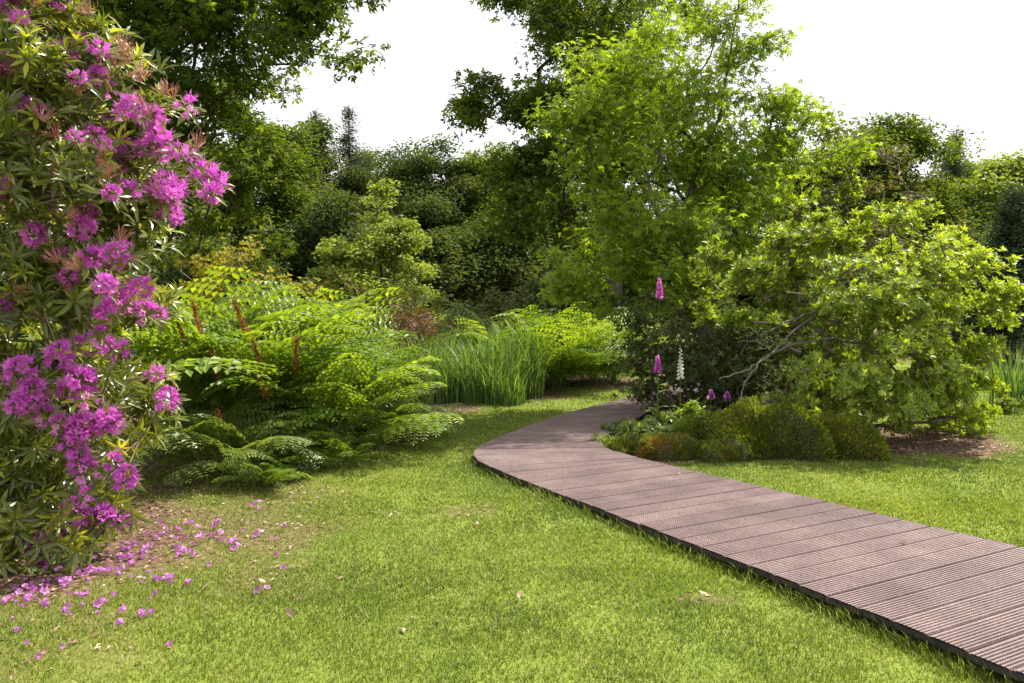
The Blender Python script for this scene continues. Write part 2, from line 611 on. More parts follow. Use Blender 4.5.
def build_deck():
    root = thing('boardwalk', 'raised reddish brown ribbed boardwalk bending through the lawn', 'boardwalk')
    tag(root, kind='structure')
    # resample both edges by plank
    Ls, Rs = [], []
    for i in range(len(LEFT) - 1):
        l = np.linalg.norm(LEFT[i + 1] - LEFT[i])
        r = np.linalg.norm(RIGHT[i + 1] - RIGHT[i])
        k = max(1, int(round(max((l + r) / 2, .12) / .174)))
        for j in range(k):
            Ls.append(LEFT[i] + (LEFT[i + 1] - LEFT[i]) * j / k)
            Rs.append(RIGHT[i] + (RIGHT[i + 1] - RIGHT[i]) * j / k)
    Ls, Rs = np.array(Ls), np.array(Rs)
    rng = np.random.default_rng(3)
    parts, uvs, ncap = [], [], []
    NR = 8
    for i in range(len(Ls) - 1):
        a0, a1, b0, b1 = Ls[i], Ls[i + 1], Rs[i], Rs[i + 1]
        gap = .005
        wl = max(np.linalg.norm(a1 - a0), .02)
        wr = max(np.linalg.norm(b1 - b0), .02)
        # profile across plank width: t, dz
        ts, zs = [0, 0], [-.034, -.004]
        for k in range(NR):
            c0 = .03 + .94 * k / NR
            c1 = .03 + .94 * (k + 1) / NR
            d = c1 - c0
            ts += [c0 + .12 * d, c0 + .28 * d, c0 + .72 * d, c0 + .88 * d]
            zs += [-.008, 0, 0, -.008]
        ts += [1, 1]
        zs += [-.004, -.034]
        ts, zs = np.array(ts), np.array(zs)
        dz = rng.normal(0, .0012, 2)
        ext = rng.normal(0, .003, 2)
        dirn = (b0 - a0) / np.linalg.norm(b0 - a0)
        tl = (gap / 2 / wl) + ts * (1 - gap / wl)
        tr = (gap / 2 / wr) + ts * (1 - gap / wr)
        PL = a0 + (a1 - a0) * tl[:, None] + dirn * ext[0]
        PR = b0 + (b1 - b0) * tr[:, None] + dirn * ext[1]
        n = len(ts)
        VL = np.column_stack([PL, DH + zs + dz[0]])
        VR = np.column_stack([PR, DH + zs + dz[1]])
        V = np.concatenate([VL, VR])
        j = np.arange(n - 1)
        F = np.stack([j, j + n, j + n + 1, j + 1], 1)
        F = np.concatenate([F, [[0, n - 1, 2 * n - 1, n]]])
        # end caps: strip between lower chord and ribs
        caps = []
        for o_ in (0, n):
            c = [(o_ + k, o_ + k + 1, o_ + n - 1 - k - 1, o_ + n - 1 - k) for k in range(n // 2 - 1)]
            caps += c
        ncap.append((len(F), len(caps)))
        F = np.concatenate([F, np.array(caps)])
        rr = rng.uniform(.44, .58)
        parts.append((V, [F], np.full(len(V), rr)))
        wd = np.linalg.norm(b0 - a0)
        off = rng.uniform(0, 1)
        uvs.append(np.concatenate([np.column_stack([np.full(n, off), ts * .18 + i * .19]), np.column_stack([np.full(n, wd + off), ts * .18 + i * .19])]))
    V, F, r = merge(parts)
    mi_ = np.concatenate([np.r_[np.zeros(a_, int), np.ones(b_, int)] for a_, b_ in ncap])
    obj('deck', mesh('deck', V, F, r, [M['deck'], M['shaded_end_grain']], uv=np.concatenate(uvs), matidx=mi_), root)
    # two edge joists and a middle one, set in from the board ends
    for side in (.09, .5, .92):
        C = Ls + (Rs - Ls) * side
        parts = []
        P = np.column_stack([C, np.full(len(C), DH - .036)])
        d = np.zeros_like(C)
        d[:-1] = C[1:] - C[:-1]
        d[-1] = d[-2]
        d = norm(d)
        s = np.column_stack([-d[:, 1], d[:, 0], np.zeros(len(d))]) * .022
        dn = np.array([0, 0, -.13])
        V = np.concatenate([P - s, P + s, P + s + dn, P - s + dn])
        n = len(P)
        i = np.arange(n - 1)
        F = np.concatenate([np.stack([i + k * n, i + 1 + k * n, i + 1 + ((k + 1) % 4) * n, i + ((k + 1) % 4) * n], 1) for k in range(4)])
        obj('joist', mesh('joist', V, F, None, [M['joist']]), root)


build_deck()


# ---------------------------------------------------------------- grass
def build_grass():
    rng = np.random.default_rng(11)
    xs, ys = [], []
    # density falls with distance
    bands = [(1.9, 2.9, 5000), (2.9, 4.4, 11000), (4.4, 6, 7000), (6, 8, 4500), (8, 11, 2400), (11, 17, 1000)]
    for y0, y1, dn in bands:
        xm = .72 * y1 + .8
        n = int((y1 - y0) * 2 * xm * dn)
        xs.append(rng.uniform(-xm, xm, n))
        ys.append(rng.uniform(y0, y1, n))
    x, y = np.concatenate(xs), np.concatenate(ys)
    cl = vnoise(x, y, 9, 9) * .5 + vnoise(x, y, 2.5, 8) * .5
    keep = ~in_poly(x, y, POLY) & (rng.random(len(x)) > soil_mask(x, y) * .97) & (rng.random(len(x)) < .45 + cl)
    x, y, cl = x[keep], y[keep], cl[keep]
    n = len(x)
    # distance to the boardwalk edge: grass left longer where the mower cannot reach
    ed = np.full(n, 9.)
    for i in range(len(LEFT) - 1):
        for E in (LEFT, RIGHT):
            a, b = E[i], E[i + 1]
            ab = b - a
            t = np.clip(((x - a[0]) * ab[0] + (y - a[1]) * ab[1]) / max(ab @ ab, 1e-9), 0, 1)
            ed = np.minimum(ed, np.hypot(x - a[0] - ab[0] * t, y - a[1] - ab[1] * t))
    longg = np.clip(1 - ed / .14, 0, 1) * (rng.random(n) < .6)
    h = (rng.uniform(.012, .032, n) * (.6 + .8 * cl)) + longg * rng.uniform(.0, .085, n)
    wd = .0009 + .00042 * y
    ang = rng.uniform(0, 2 * PI, n)
    lean = rng.uniform(.1, 1.1, n) * h
    la = vnoise(x, y, .9, 4) * 5 + rng.normal(0, 1.3, n)
    z = gz(x, y) - .003
    B = np.stack([x, y, z], 1)
    s = np.stack([np.cos(ang), np.sin(ang), np.zeros(n)], 1) * wd[:, None]
    L = np.stack([np.cos(la), np.sin(la), np.zeros(n)], 1) * lean[:, None]
    up = np.array([0, 0, 1.])
    mid = B + L * .35 + up * (h * .6)[:, None]
    tip = B + L + up * h[:, None] * .95
    V = np.stack([B - s, B + s, mid + s * .8, mid - s * .8, tip], 1).reshape(-1, 3)
    o = np.arange(n)[:, None] * 5
    F4 = np.array([[0, 1, 2, 3]]) + o
    F3 = np.array([[3, 2, 4]]) + o
    soilness = soil_mask(x, y)
    pn = vnoise(x, y, 1.1, 21) * .5 + vnoise(x, y, 4.5, 22) * .5
    r = np.clip(rng.normal(.42, .15, n) + (pn - .5) * .4 + soilness * .25 + (rng.random(n) < .05) * .5, 0, 1)
    return obj('grass', mesh('grass', V, [F3, F4], np.repeat(r, 5), [M['grass']]))


tag(build_grass(), 'short mown grass blades covering the lawn', 'grass', kind='stuff')


# ---------------------------------------------------------------- leaf litter on bare soil
def build_litter():
    rng = np.random.default_rng(12)
    n = 60000
    x, y = rng.uniform(-6, 6, n), rng.uniform(3, 13, n)
    m = soil_mask(x, y)
    k = (rng.random(n) < m * .8) & ~in_poly(x, y, POLY) & (np.abs(x) < .75 * y + .6)
    x, y = x[k], y[k]
    n = len(x)
    O = np.stack([x, y, gz(x, y) + rng.uniform(.002, .014, n)], 1)
    a = rng.uniform(0, 2 * PI, n)
    D = np.stack([np.cos(a), np.sin(a), rng.normal(0, .18, n)], 1)
    N = np.stack([rng.normal(0, .3, n), rng.normal(0, .3, n), np.ones(n)], 1)
    V, F, r = place(T_rhomb(.5, .12), O, D, N, rng.uniform(.012, .045, n), rng.random(n))
    return obj('leaf_litter', mesh('leaf_litter', V, F, r, [M['litter']]))


tag(build_litter(), 'dry brown leaf litter strewn on the bare soil under the shrubs', 'leaf litter', kind='stuff')


# ---------------------------------------------------------------- woody skeletons
def sample_crown(ells, n, rng, shell=.55, clumps=None, clump_r=.25, zmin=None):
    """points in a union of ellipsoids, gathered in clumps"""
    ells = np.array(ells, float)
    vol = ells[:, 3] * ells[:, 4] * ells[:, 5]
    if clumps is None:
        clumps = max(6, n // 10)
    e = ells[rng.choice(len(ells), clumps, p=vol / vol.sum())]
    d = norm(rng.normal(size=(clumps, 3)))
    rad = shell + (1 - shell) * rng.random((clumps, 1)) ** .6
    c = e[:, :3] + d * rad * e[:, 3:6]
    cr = np.minimum(e[:, 3:6].min(1), 3) * clump_r * rng.uniform(.6, 1.4, clumps)
    k = rng.integers(0, clumps, n)
    p = c[k] + norm(rng.normal(size=(n, 3))) * (rng.random((n, 1)) ** .5) * cr[k][:, None] * np.array([1.25, 1.25, .75])
    if zmin is not None:
        p[:, 2] = np.maximum(p[:, 2], zmin + rng.random(n) * .15)
    return p


def skeleton(trunk, tips, rng, step=.3, wob=.12, updraft=.35):
    """grow branches from a trunk polyline out to every tip; returns nodes, parents"""
    N = [np.array(trunk[0], float)]
    Pn = [-1]
    for i in range(len(trunk) - 1):
        a, b = np.array(trunk[i], float), np.array(trunk[i + 1], float)
        k = max(1, int(np.linalg.norm(b - a) / step))
        for j in range(1, k + 1):
            N.append(a + (b - a) * j / k + rng.normal(0, wob * step * .25, 3) * (j < k))
            Pn.append(len(N) - 2)
    cap = len(N) + len(tips) * 60
    A = np.zeros((cap, 3))
    A[:len(N)] = N
    n = len(N)
    base = A[max(0, n // 3)].copy()
    order = np.argsort(np.linalg.norm(tips - base, axis=1))
    tipn = []
    lo = max(1, n // 5)
    for t in order:
        p = tips[t]
        df = p - A[lo:n]
        d = np.linalg.norm(df, axis=1)
        cost = d * (1 + updraft * np.clip(-df[:, 2] / np.maximum(d, 1e-6) + .1, 0, 1))
        q = lo + int(np.argmin(cost))
        a = A[q]
        L = np.linalg.norm(p - a)
        k = min(50, max(1, int(L / step)))
        last = q
        off = rng.normal(0, wob, 3) * L
        for j in range(1, k + 1):
            s = j / k
            pt = a + (p - a) * s + off * math.sin(PI * s) * .8 + rng.normal(0, wob * step * .35, 3) * (j < k)
            A[n] = pt
            Pn.append(last)
            last = n
            n += 1
        tipn.append(last)
    return A[:n], np.array(Pn), np.array(tipn), order


def limb_mesh(A, P, r_base, r_tip, p=2.3, rmin=0.002, minr_draw=0.0):
    n = len(A)
    w_ = np.zeros(n)
    child = np.zeros(n, int)
    for i in range(1, n):
        child[P[i]] += 1
    acc = np.where(child == 0, 1.0, 0.0)
    for i in range(n - 1, 0, -1):
        acc[P[i]] += acc[i]
    r = r_tip * acc ** (1 / p)
    r *= 1 + (r_base / max(r[0], 1e-6) - 1) * np.clip((r - r_tip) / (r[0] - r_tip + 1e-9), 0, 1)
    i = np.arange(1, n)
    i = i[r[i] >= minr_draw]
    pr = np.minimum(r[P[i]], r[i] * 1.25)
    thick = r[i] > r_base * .22
    parts = []
    for sel, k in ((thick, 9), (~thick, 4)):
        if sel.any():
            ii = i[sel]
            d = A[ii] - A[P[ii]]
            parts.append(tubes(A[P[ii]], A[ii] + d * .06, pr[sel], r[ii], k))
    return merge(parts)


def leaves_scatter(tips, L, sig, size, tmpl, rng, upn=1.0, flat=.6, droop=.2, jit=.35, rmean=.5, rsd=.22):
    n = len(tips)
    cnt = np.maximum(1, rng.poisson(L, n))
    k = np.repeat(np.arange(n), cnt)
    m = len(k)
    off = rng.normal(size=(m, 3))
    off *= np.minimum(1, 1.9 / np.maximum(np.linalg.norm(off, axis=1, keepdims=True), 1e-6))
    off = off * np.array([1, 1, flat]) * sig
    O = tips[k] + off
    a = rng.uniform(0, 2 * PI, m)
    D = norm(off) * .6 + np.stack([np.cos(a), np.sin(a), np.zeros(m)], 1)
    D[:, 2] -= droop + rng.normal(0, .3, m)
    N = rng.normal(size=(m, 3)) * .55
    N[:, 2] += upn
    r = np.clip(rng.normal(rmean, rsd, m) + rng.normal(0, .12, n)[k], 0, 1)
    return place(tmpl, O, D, N, size * rng.uniform(1 - jit, 1 + jit, m), r)


def leaves_whorl(tips, axes, W, sig, nl, size, tmpl, rng, open_=1.0, newp=.0, rmean=.4):
    """rosettes of leaves round shoot ends"""
    n = len(tips)
    k = np.repeat(np.arange(n), W)
    c = tips[k] + rng.normal(size=(len(k), 3)) * sig * np.array([1, 1, .7])
    ax = norm(axes[k] + rng.normal(size=(len(k), 3)) * .35)
    ref = np.where(np.abs(ax[:, 2:3]) > .9, np.array([[1., 0, 0]]), np.array([[0, 0, 1.]]))
    u = norm(np.cross(ax, ref))
    v = np.cross(ax, u)
    q = np.repeat(np.arange(len(k)), nl)
    j = np.tile(np.arange(nl), len(k))
    ph = j * 2.399 + rng.uniform(0, 6.28, len(k))[q]
    op = np.clip(open_ * (1.25 - .7 * j / nl) + rng.normal(0, .18, len(q)), .05, 2.2)
    rad = u[q] * np.cos(ph)[:, None] + v[q] * np.sin(ph)[:, None]
    D = ax[q] * np.cos(op)[:, None] + rad * np.sin(op)[:, None]
    N = ax[q] * np.sin(op)[:, None] - rad * np.cos(op)[:, None]
    isnew = (rng.random(len(k)) < newp)[q]
    r = np.clip(rng.normal(rmean, .17, len(q)), 0, .73)
    r = np.where(isnew, rng.uniform(.77, .97, len(q)), r)
    s = size * rng.uniform(.65, 1.2, len(q)) * np.where(isnew, .8, 1)
    O = c[q] + rad * size * .03
    return place(tmpl, O, D, N, s, r), c, ax


def tree(name, label, cat, base, trunk, ells, ntips, L, sig, leaf, tmpl, mat, seed, rb=.15, rt=.006, bark='bark', group=None,
         shell=.5, clumps=None, clump_r=.3, step=.35, wob=.12, parts=('trunk', 'crown'), whorl=None, zmin=None, fill=0, **kw):
    rng = np.random.default_rng(seed)
    bx, by = base
    bz = g0(bx, by)
    b = np.array([bx, by, bz])
    E = [(e[0] - bx, e[1] - by, e[2] - bz) + tuple(e[3:]) for e in ells]
    root = thing(name, label, cat, tuple(b), group)
    T = np.array([(0, 0, -.1)] + [(t[0] - bx, t[1] - by, t[2] - bz) for t in trunk])
    tips = sample_crown(E, ntips, rng, shell, clumps, clump_r, zmin=zmin)
    A, P, tn, order = skeleton(T, tips, rng, step, wob)
    V, F, r = limb_mesh(A, P, rb, rt)
    obj(parts[0], mesh(parts[0], V, F, r, [M[bark]], True), root)
    if whorl:
        W, nl, open_ = whorl
        cen = np.array(E)[:, :3].mean(0)
        ax = norm(tips - cen)
        ax[:, 2] += .8
        (V, F, r), _, _ = leaves_whorl(tips, norm(ax), W, sig, nl, leaf, tmpl, rng, open_, **kw)
    else:
        V, F, r = leaves_scatter(tips, L, sig, leaf, tmpl, rng, **kw)
    obj(parts[1], mesh(parts[1], V, F, r, [M[mat]]), root)
    return root


# ================================================================= the far wood (about 25-45 m away)
RH = T_rhomb(.62, .12, .1)
BGW = 'trees of the dark wood behind the garden'
def bgtree(label, px, ptop, D, wpx, mat, seed, name='broadleaf_tree', cat='tree', n=560, leaf=.12, L=95, low=.8, **kw):
    c = at(px, ptop, D)
    h = c[2] * 1.03
    rx = wpx / FPX * D / 2
    x = c[0]
    z0 = low
    rng = np.random.default_rng(seed)
    ells = [(x, D, z0 + (h - z0) * .42, rx * .95, rx * .8, (h - z0) * .44),
            (x - rx * .3, D - .4, z0 + (h - z0) * .3, rx * .7, rx * .7, (h - z0) * .30)]
    for k in range(6):
        q = rng.uniform(-.75, .75)
        ells.append((x + q * rx, D + rng.uniform(-.4, .4) * rx, z0 + (h - z0) * (.84 - .42 * q * q - rng.uniform(0, .16)), rx * rng.uniform(.3, .5), rx * .4, (h - z0) * rng.uniform(.10, .19)))
    return tree(name, label, cat, (x, D), [(x + rng.normal(0, .2), D, h * .35), (x + rng.normal(0, .3), D, h * .88)], ells,
                n, L, .34, leaf, RH, mat, seed, rb=.22, step=.6, group=BGW, shell=.45, clumps=n // 6, clump_r=.28, **kw)


bgtree('dark wood tree standing left of the conifer tops, behind the oak', 255, 92, 27, 150, 'oak_leaf', 101)
bgtree('dark rounded tree rising just under the left conifer top', 312, 122, 31, 120, 'dark_leaf', 102)
bgtree('wide dark tree with olive top right of the twin conifers', 415, 140, 34, 140, 'dark_leaf', 103)
bgtree('dense dark tree behind the left edge of the tall oak', 490, 140, 33, 140, 'oak_leaf', 104)
bgtree('far olive tree between the conifers and the wide olive topped tree', 378, 150, 38, 120, 'oak_leaf', 124)
bgtree('far tree closing the wood between the two wide central trees', 455, 146, 38, 130, 'dark_leaf', 125)
bgtree('dark green tree half hidden behind the glowing gum tree', 545, 170, 30, 120, 'oak_leaf', 105)
bgtree('shaded wood tree showing only under the gum tree crown', 620, 190, 32, 150, 'dark_leaf', 106)
bgtree('wood tree hidden behind the right half of the gum tree', 735, 150, 33, 160, 'dark_leaf', 107)
bgtree('mid green tree peeping over the right azalea, left of the pointed crown', 845, 112, 26, 130, 'oak_leaf', 108)
bgtree('rounded green tree with a small pointed top right of centre gap', 900, 100, 27, 120, 'oak_leaf', 109)
bgtree('pale olive tree at the right edge of the picture', 1000, 142, 28, 130, 'pale_leaf', 110, leaf=.18)
bgtree('mid green tree closing the gap beyond the right azalea', 965, 150, 31, 120, 'oak_leaf', 123)
bgtree('tree beyond the right edge, behind the dark conifer', 1075, 150, 30, 140, 'oak_leaf', 111)
bgtree('low dark tree at the foot of the wood below the conifers', 335, 195, 25, 110, 'dark_leaf', 112, n=180)
bgtree('small dark tree filling the wood edge behind the pale shrub', 500, 215, 25, 110, 'dark_leaf', 113, n=180)
bgtree('tree at the far left seen through the oak branches', 150, 100, 26, 190, 'dark_leaf', 114)
bgtree('tree outside the left edge seen through the rhododendron', 20, 90, 24, 200, 'dark_leaf', 115)
bgtree('low shaded tree under the gum tree branches behind the ferns', 600, 262, 21, 120, 'dark_leaf', 116, n=170, leaf=.11)
bgtree('low shaded tree behind the dark rhododendron and gum trunk', 700, 262, 22, 130, 'dark_leaf', 117, n=170, leaf=.11)
tree('dark_rhododendron', 'dark dense rhododendron filling the hollow behind the gum trunk', 'shrub', (3.3, 11.9), [(3.3, 11.9, .5), (3.3, 11.9, 1.1)],
     [(3.0, 11.9, .8, .75, .5, .9), (3.9, 12, .8, .9, .6, .9), (4.8, 12, .7, .8, .6, .8)], 330, 34, .12, .09, RH, 'dark_leaf', 305, rb=.04, parts=('stems', 'foliage'), clumps=80)
bgtree('low dark tree behind the right azalea', 820, 235, 21, 140, 'dark_leaf', 118, n=170, leaf=.11)
bgtree('low dark tree at the right, behind the silvery conifer', 960, 230, 22, 140, 'dark_leaf', 119, n=170, leaf=.11)
bgtree('low dark tree at left under the oak, behind the yellow azalea', 225, 235, 22, 140, 'dark_leaf', 120, n=170, leaf=.11)
bgtree('low dark tree at the far left behind the tall ferns', 110, 225, 22, 140, 'dark_leaf', 121, n=170, leaf=.11)
bgtree('slim dark wood tree just left of the oak limb', 448, 126, 31, 95, 'dark_leaf', 127, n=380)
bgtree('far dark tree seen between the pale round tree and the oak', 425, 180, 29, 120, 'dark_leaf', 126, n=300)
bgtree('low dark tree between the pale round tree and the pale shrub', 440, 240, 23, 100, 'dark_leaf', 122, n=170, leaf=.14)


def conifer(label, px, ptop, D, wpx, seed, mat='conifer', group=None, leaf=.10):
    rng = np.random.default_rng(seed)
    c = at(px, ptop, D)
    x, h = c[0], c[2]
    bz = g0(x, D)
    root = thing('conifer_tree', label, 'conifer', (x, D, bz), group)
    r0 = wpx / FPX * D / 2
    segP, segQ, tips = [], [], []
    nl = 44
    for k in range(nl):
        z = .6 + (h - bz - .7) * (k / nl) ** .9
        rr = r0 * (1 - (z / (h - bz))) ** 1.0 + .03
        m = 6
        for j in range(m):
            a = rng.uniform(0, 6.28)
            l = rr * rng.uniform(.35, 1.25)
            zz_ = z + rng.uniform(-.25, .25)
            e = np.array([math.cos(a) * l, math.sin(a) * l, zz_ + l * rng.uniform(-.25, .45)])
            s = np.array([0, 0, zz_])
            segP.append(s)
            segQ.append(e)
            for t in np.linspace(.25, 1, max(2, int(l / .13))):
                tips.append(s + (e - s) * t)
    P, Q = np.array(segP), np.array(segQ)
    zz = np.linspace(-.1, h - bz, 12)
    TP = np.stack([zz[:-1] * 0, zz[:-1] * 0, zz[:-1]], 1)
    TQ = np.stack([zz[:-1] * 0, zz[:-1] * 0, zz[1:]], 1)
    rr = np.linspace(.16, .012, 12)
    V, F, r = merge([tubes(TP, TQ, rr[:-1], rr[1:], 8), tubes(P, Q, np.full(len(P), .02), np.full(len(P), .006), 4)])
    obj('trunk', mesh('trunk', V, F, r, [M['bark']], True), root)
    tips = np.array(tips)
    V, F, r = leaves_scatter(tips, 16, .13, leaf, T_rhomb(.35, .1, .1), rng, flat=.9, droop=.1)
    obj('crown', mesh('crown', V, F, r, [M[mat]]), root)


conifer('slender dark conifer top poking out of the wood, right one of the pair', 351, 108, 33, 150, 201, group='conifers in the wood')
conifer('conifer spire of the wood, left one of the pair', 318, 112, 34, 130, 202, group='conifers in the wood')
conifer('small conifer tip rising above the rounded trees behind the bright azalea', 951, 132, 29, 120, 204)
conifer('dark conifer with silvery level boughs at the right edge', 1010, 195, 19, 120, 203, leaf=.13)

# ================================================================= middle distance
# pale round tree
tree('maple_tree', 'pale green rounded young tree glowing in front of the dark wood', 'tree', (at(385, 0, 19)[0], 19),
     [(at(385, 0, 19)[0], 19, 1.2), (at(378, 0, 19)[0], 19, 3.6)],
     [(at(388, 0, 19)[0], 19, 1.9, 1.55, 1.4, 1.3), (at(375, 0, 19)[0], 19, 3.2, .8, .8, 1.0), (at(345, 0, 19)[0], 19, 2.2, .7, .7, .8), (at(420, 0, 19)[0], 18.8, 1.3, 1.0, .9, 1.0)],
     620, 46, .17, .10, RH, 'pale_leaf', 301, rb=.08, rt=.005, clumps=70, clump_r=.3, flat=.4, rmean=.55)
tree('shrub', 'greyish green spreading shrub behind the central ferns', 'shrub', (at(512, 0, 17.5)[0], 17.5),
     [(at(512, 0, 17.5)[0], 17.5, .5), (at(512, 0, 17.5)[0], 17.5, 1.3)],
     [(at(490, 0, 17.5)[0], 17.5, .85, .95, .8, .85), (at(530, 0, 17.5)[0], 17.5, .95, .95, .8, .85)],
     260, 34, .12, .09, RH, 'grey_leaf', 302, rb=.04, parts=('stems', 'foliage'), clumps=60)
tree('red_maple', 'small dark red leaved shrub beside the greyish shrub', 'shrub', (at(461, 0, 16.5)[0], 16.5),
     [(at(461, 0, 16.5)[0], 16.5, .4), (at(461, 0, 16.5)[0], 16.5, .9)],
     [(at(462, 0, 16.5)[0], 16.5, .75, .36, .3, .36)],
     60, 26, .07, .06, RH, 'red_leaf', 303, rb=.02, parts=('stems', 'foliage'), clumps=20)
tree('dark_rhododendron', 'dark shaded rhododendron in the wood edge behind the far ferns', 'shrub', (at(600, 0, 18)[0], 18),
     [(at(600, 0, 18)[0], 18, .5), (at(600, 0, 18)[0], 18, 1.4)],
     [(at(590, 0, 18)[0], 18, 1.0, 1.1, .9, 1.0), (at(650, 0, 18)[0], 18.3, 1.1, 1.0, .9, 1.1)],
     200, 34, .14, .12, RH, 'dark_leaf', 304, rb=.04, parts=('stems', 'foliage'), clumps=50)
WH = T_long(.36, .05, .1)
# yellow azalea
def azalea(name, label, ells, n, mat, seed, W=3, nl=7, leaf=.05, sig=.07, open_=1.0, rb=.035, cat='azalea', newp=0, rmean=.5, clumps=None, shell=.55, clump_r=.28, zmin=.05):
    e = np.array(ells)
    cx, cy = e[:, 0].mean(), e[:, 1].mean()
    rng = np.random.default_rng(seed)
    return tree(name, label, cat, (cx, cy), [(cx + .05, cy, .35), (cx - .05, cy, float(e[:, 2].mean()))], ells, n, 0, sig, leaf, WH, mat, seed, rb=rb, rt=.004,
                parts=('stems', 'foliage'), whorl=(W, nl, open_), clumps=clumps or n // 6, clump_r=clump_r, step=.18, shell=shell, zmin=zmin, bark='twig', newp=newp, rmean=rmean)


def E(px, py, D, rx, ry, rz):
    c = at(px, py, D)
    return (c[0], c[1], c[2], rx, ry, rz)


azalea('yellow_azalea', 'yellow leaved azalea dome behind the tall ferns on the left', [E(245, 288, 12, .95, .8, .60), E(195, 288, 12, .7, .7, .5), E(295, 305, 12, .7, .7, .42), E(240, 340, 12, 1.3, .8, .5)],
       520, 'yellow_leaf', 311, leaf=.06)
azalea('bronze_azalea', 'bronze green azalea between the yellow azalea and the reddish one', [E(340, 325, 13, .9, .8, .72), E(385, 330, 13.4, .8, .8, .66), E(360, 360, 13, 1.0, .7, .5)],
       480, 'bronze_leaf', 312, leaf=.06)
azalea('red_brown_azalea', 'low reddish brown azalea just left of the reeds', [E(412, 340, 12.6, .55, .5, .50)],
       260, 'russet_leaf', 313, leaf=.05)
azalea('green_azalea', 'yellow green azalea behind the reddish brown azalea', [E(428, 325, 14.5, .6, .6, .55), E(405, 318, 14.8, .6, .6, .55)],
       260, 'pale_leaf', 314, leaf=.06)


# ---------------------------------------------------------------- big trees
# left oak, overhanging from the left
OK = T_lobed()
ox, oy = at(130, 0, 13)[:2]
tree('oak_tree', 'big oak at upper left whose branches reach over the rhododendron', 'tree', (ox, oy),
     [(ox - .1, oy, 1.6), (ox - .1, oy - .3, 3.6), (ox + .3, oy, 6.4), (ox + .5, oy, 9)],
     [E(150, 40, 12, 2.0, 1.6, 1.6), E(270, 20, 11.5, 1.3, 1.3, .95), E(320, 30, 11, .85, .9, .7), E(350, 5, 10.5, .45, .6, .35), E(225, 150, 13, .85, .9, 1.15), E(130, 160, 13.5, 1.5, 1.2, 1.3),
      E(200, -80, 12.5, 2.4, 2, 1.6), E(60, 60, 13, 2.2, 1.6, 2.0), E(235, 225, 13.5, .8, .7, .8), E(250, 110, 12.6, .7, .8, .7), E(270, 175, 13.6, .5, .6, .55), E(180, 235, 14, .9, .7, .8)],
     2100, 18, .17, .115, OK, 'oak_leaf', 401, rb=.24, rt=.005, clumps=260, clump_r=.33, shell=.3, step=.28, wob=.16, upn=.8, rmean=.5)
# tall oak in the middle behind the gum tree
ox, oy = at(612, 0, 18)[:2]
tree('oak_tree', 'tall oak with open airy crown behind and left of the gum tree', 'tree', (ox, oy),
     [(ox, oy, 2.5), (ox - .3, oy, 5), (ox - .5, oy, 8), (ox - .7, oy, 10.5)],
     [E(560, 60, 18, 1.5, 1.4, 1.6), E(500, 110, 18, .95, 1.0, .75), E(475, 118, 17.6, .55, .6, .4), E(545, -30, 18, 1.3, 1.3, 1.4), E(605, 25, 18.4, 1.4, 1.4, 1.6), E(675, 30, 18.6, .9, 1, .8), E(540, 170, 18, 1.0, 1.1, .6),
      E(600, 130, 18.5, 1.8, 1.4, 1.6), E(520, 215, 17.5, .8, .9, .7), E(620, 220, 18.5, 1.8, 1.4, 1.2)],
     1500, 15, .22, .14, OK, 'oak_leaf', 402, rb=.24, rt=.006, clumps=150, clump_r=.36, shell=.35, step=.35, wob=.18, upn=.7, rmean=.45)
# gum tree in the centre right
gx, gy = at(716, 0, 11)[:2]
gum = tree('sweetgum_tree', 'bright green star leaved tree glowing in the sun beside the boardwalk bend', 'tree', (gx, gy),
     [(gx - .15, gy, 1.0), (gx - .42, gy, 2.2), (gx - .35, gy, 3.1), (gx + .02, gy, 4.0), (gx + .2, gy, 5.2), (gx + .3, gy, 6.0)],
     [E(650, 130, 11, 1.25, 1.1, 1.15), E(600, 100, 10.8, .75, .8, .7), E(700, 60, 11, .8, .8, .8), E(745, 30, 11, .5, .6, .85), E(785, 60, 11, .45, .4, .25), E(780, 105, 11, .55, .5, .4), E(810, 150, 11.3, .6, .6, .4), E(570, 110, 10.8, .3, .4, .3), E(640, 30, 11, .65, .7, .5),
      E(720, 150, 11, .95, 1.0, .8), E(790, 125, 11, .5, .6, .35), E(600, 235, 10.8, .85, .9, .75), E(680, 250, 10.6, 1.2, 1.0, .8), E(765, 210, 11, .9, .9, .8), E(560, 160, 10.8, .22, .4, .5), E(585, 290, 11, .5, .6, .35)],
     1600, 12, .14, .098, T_star(), 'gum_leaf', 403, rb=.10, rt=.0035, clumps=190, clump_r=.34, shell=.3, step=.22, wob=.12, upn=.9, droop=.45, rmean=.5)

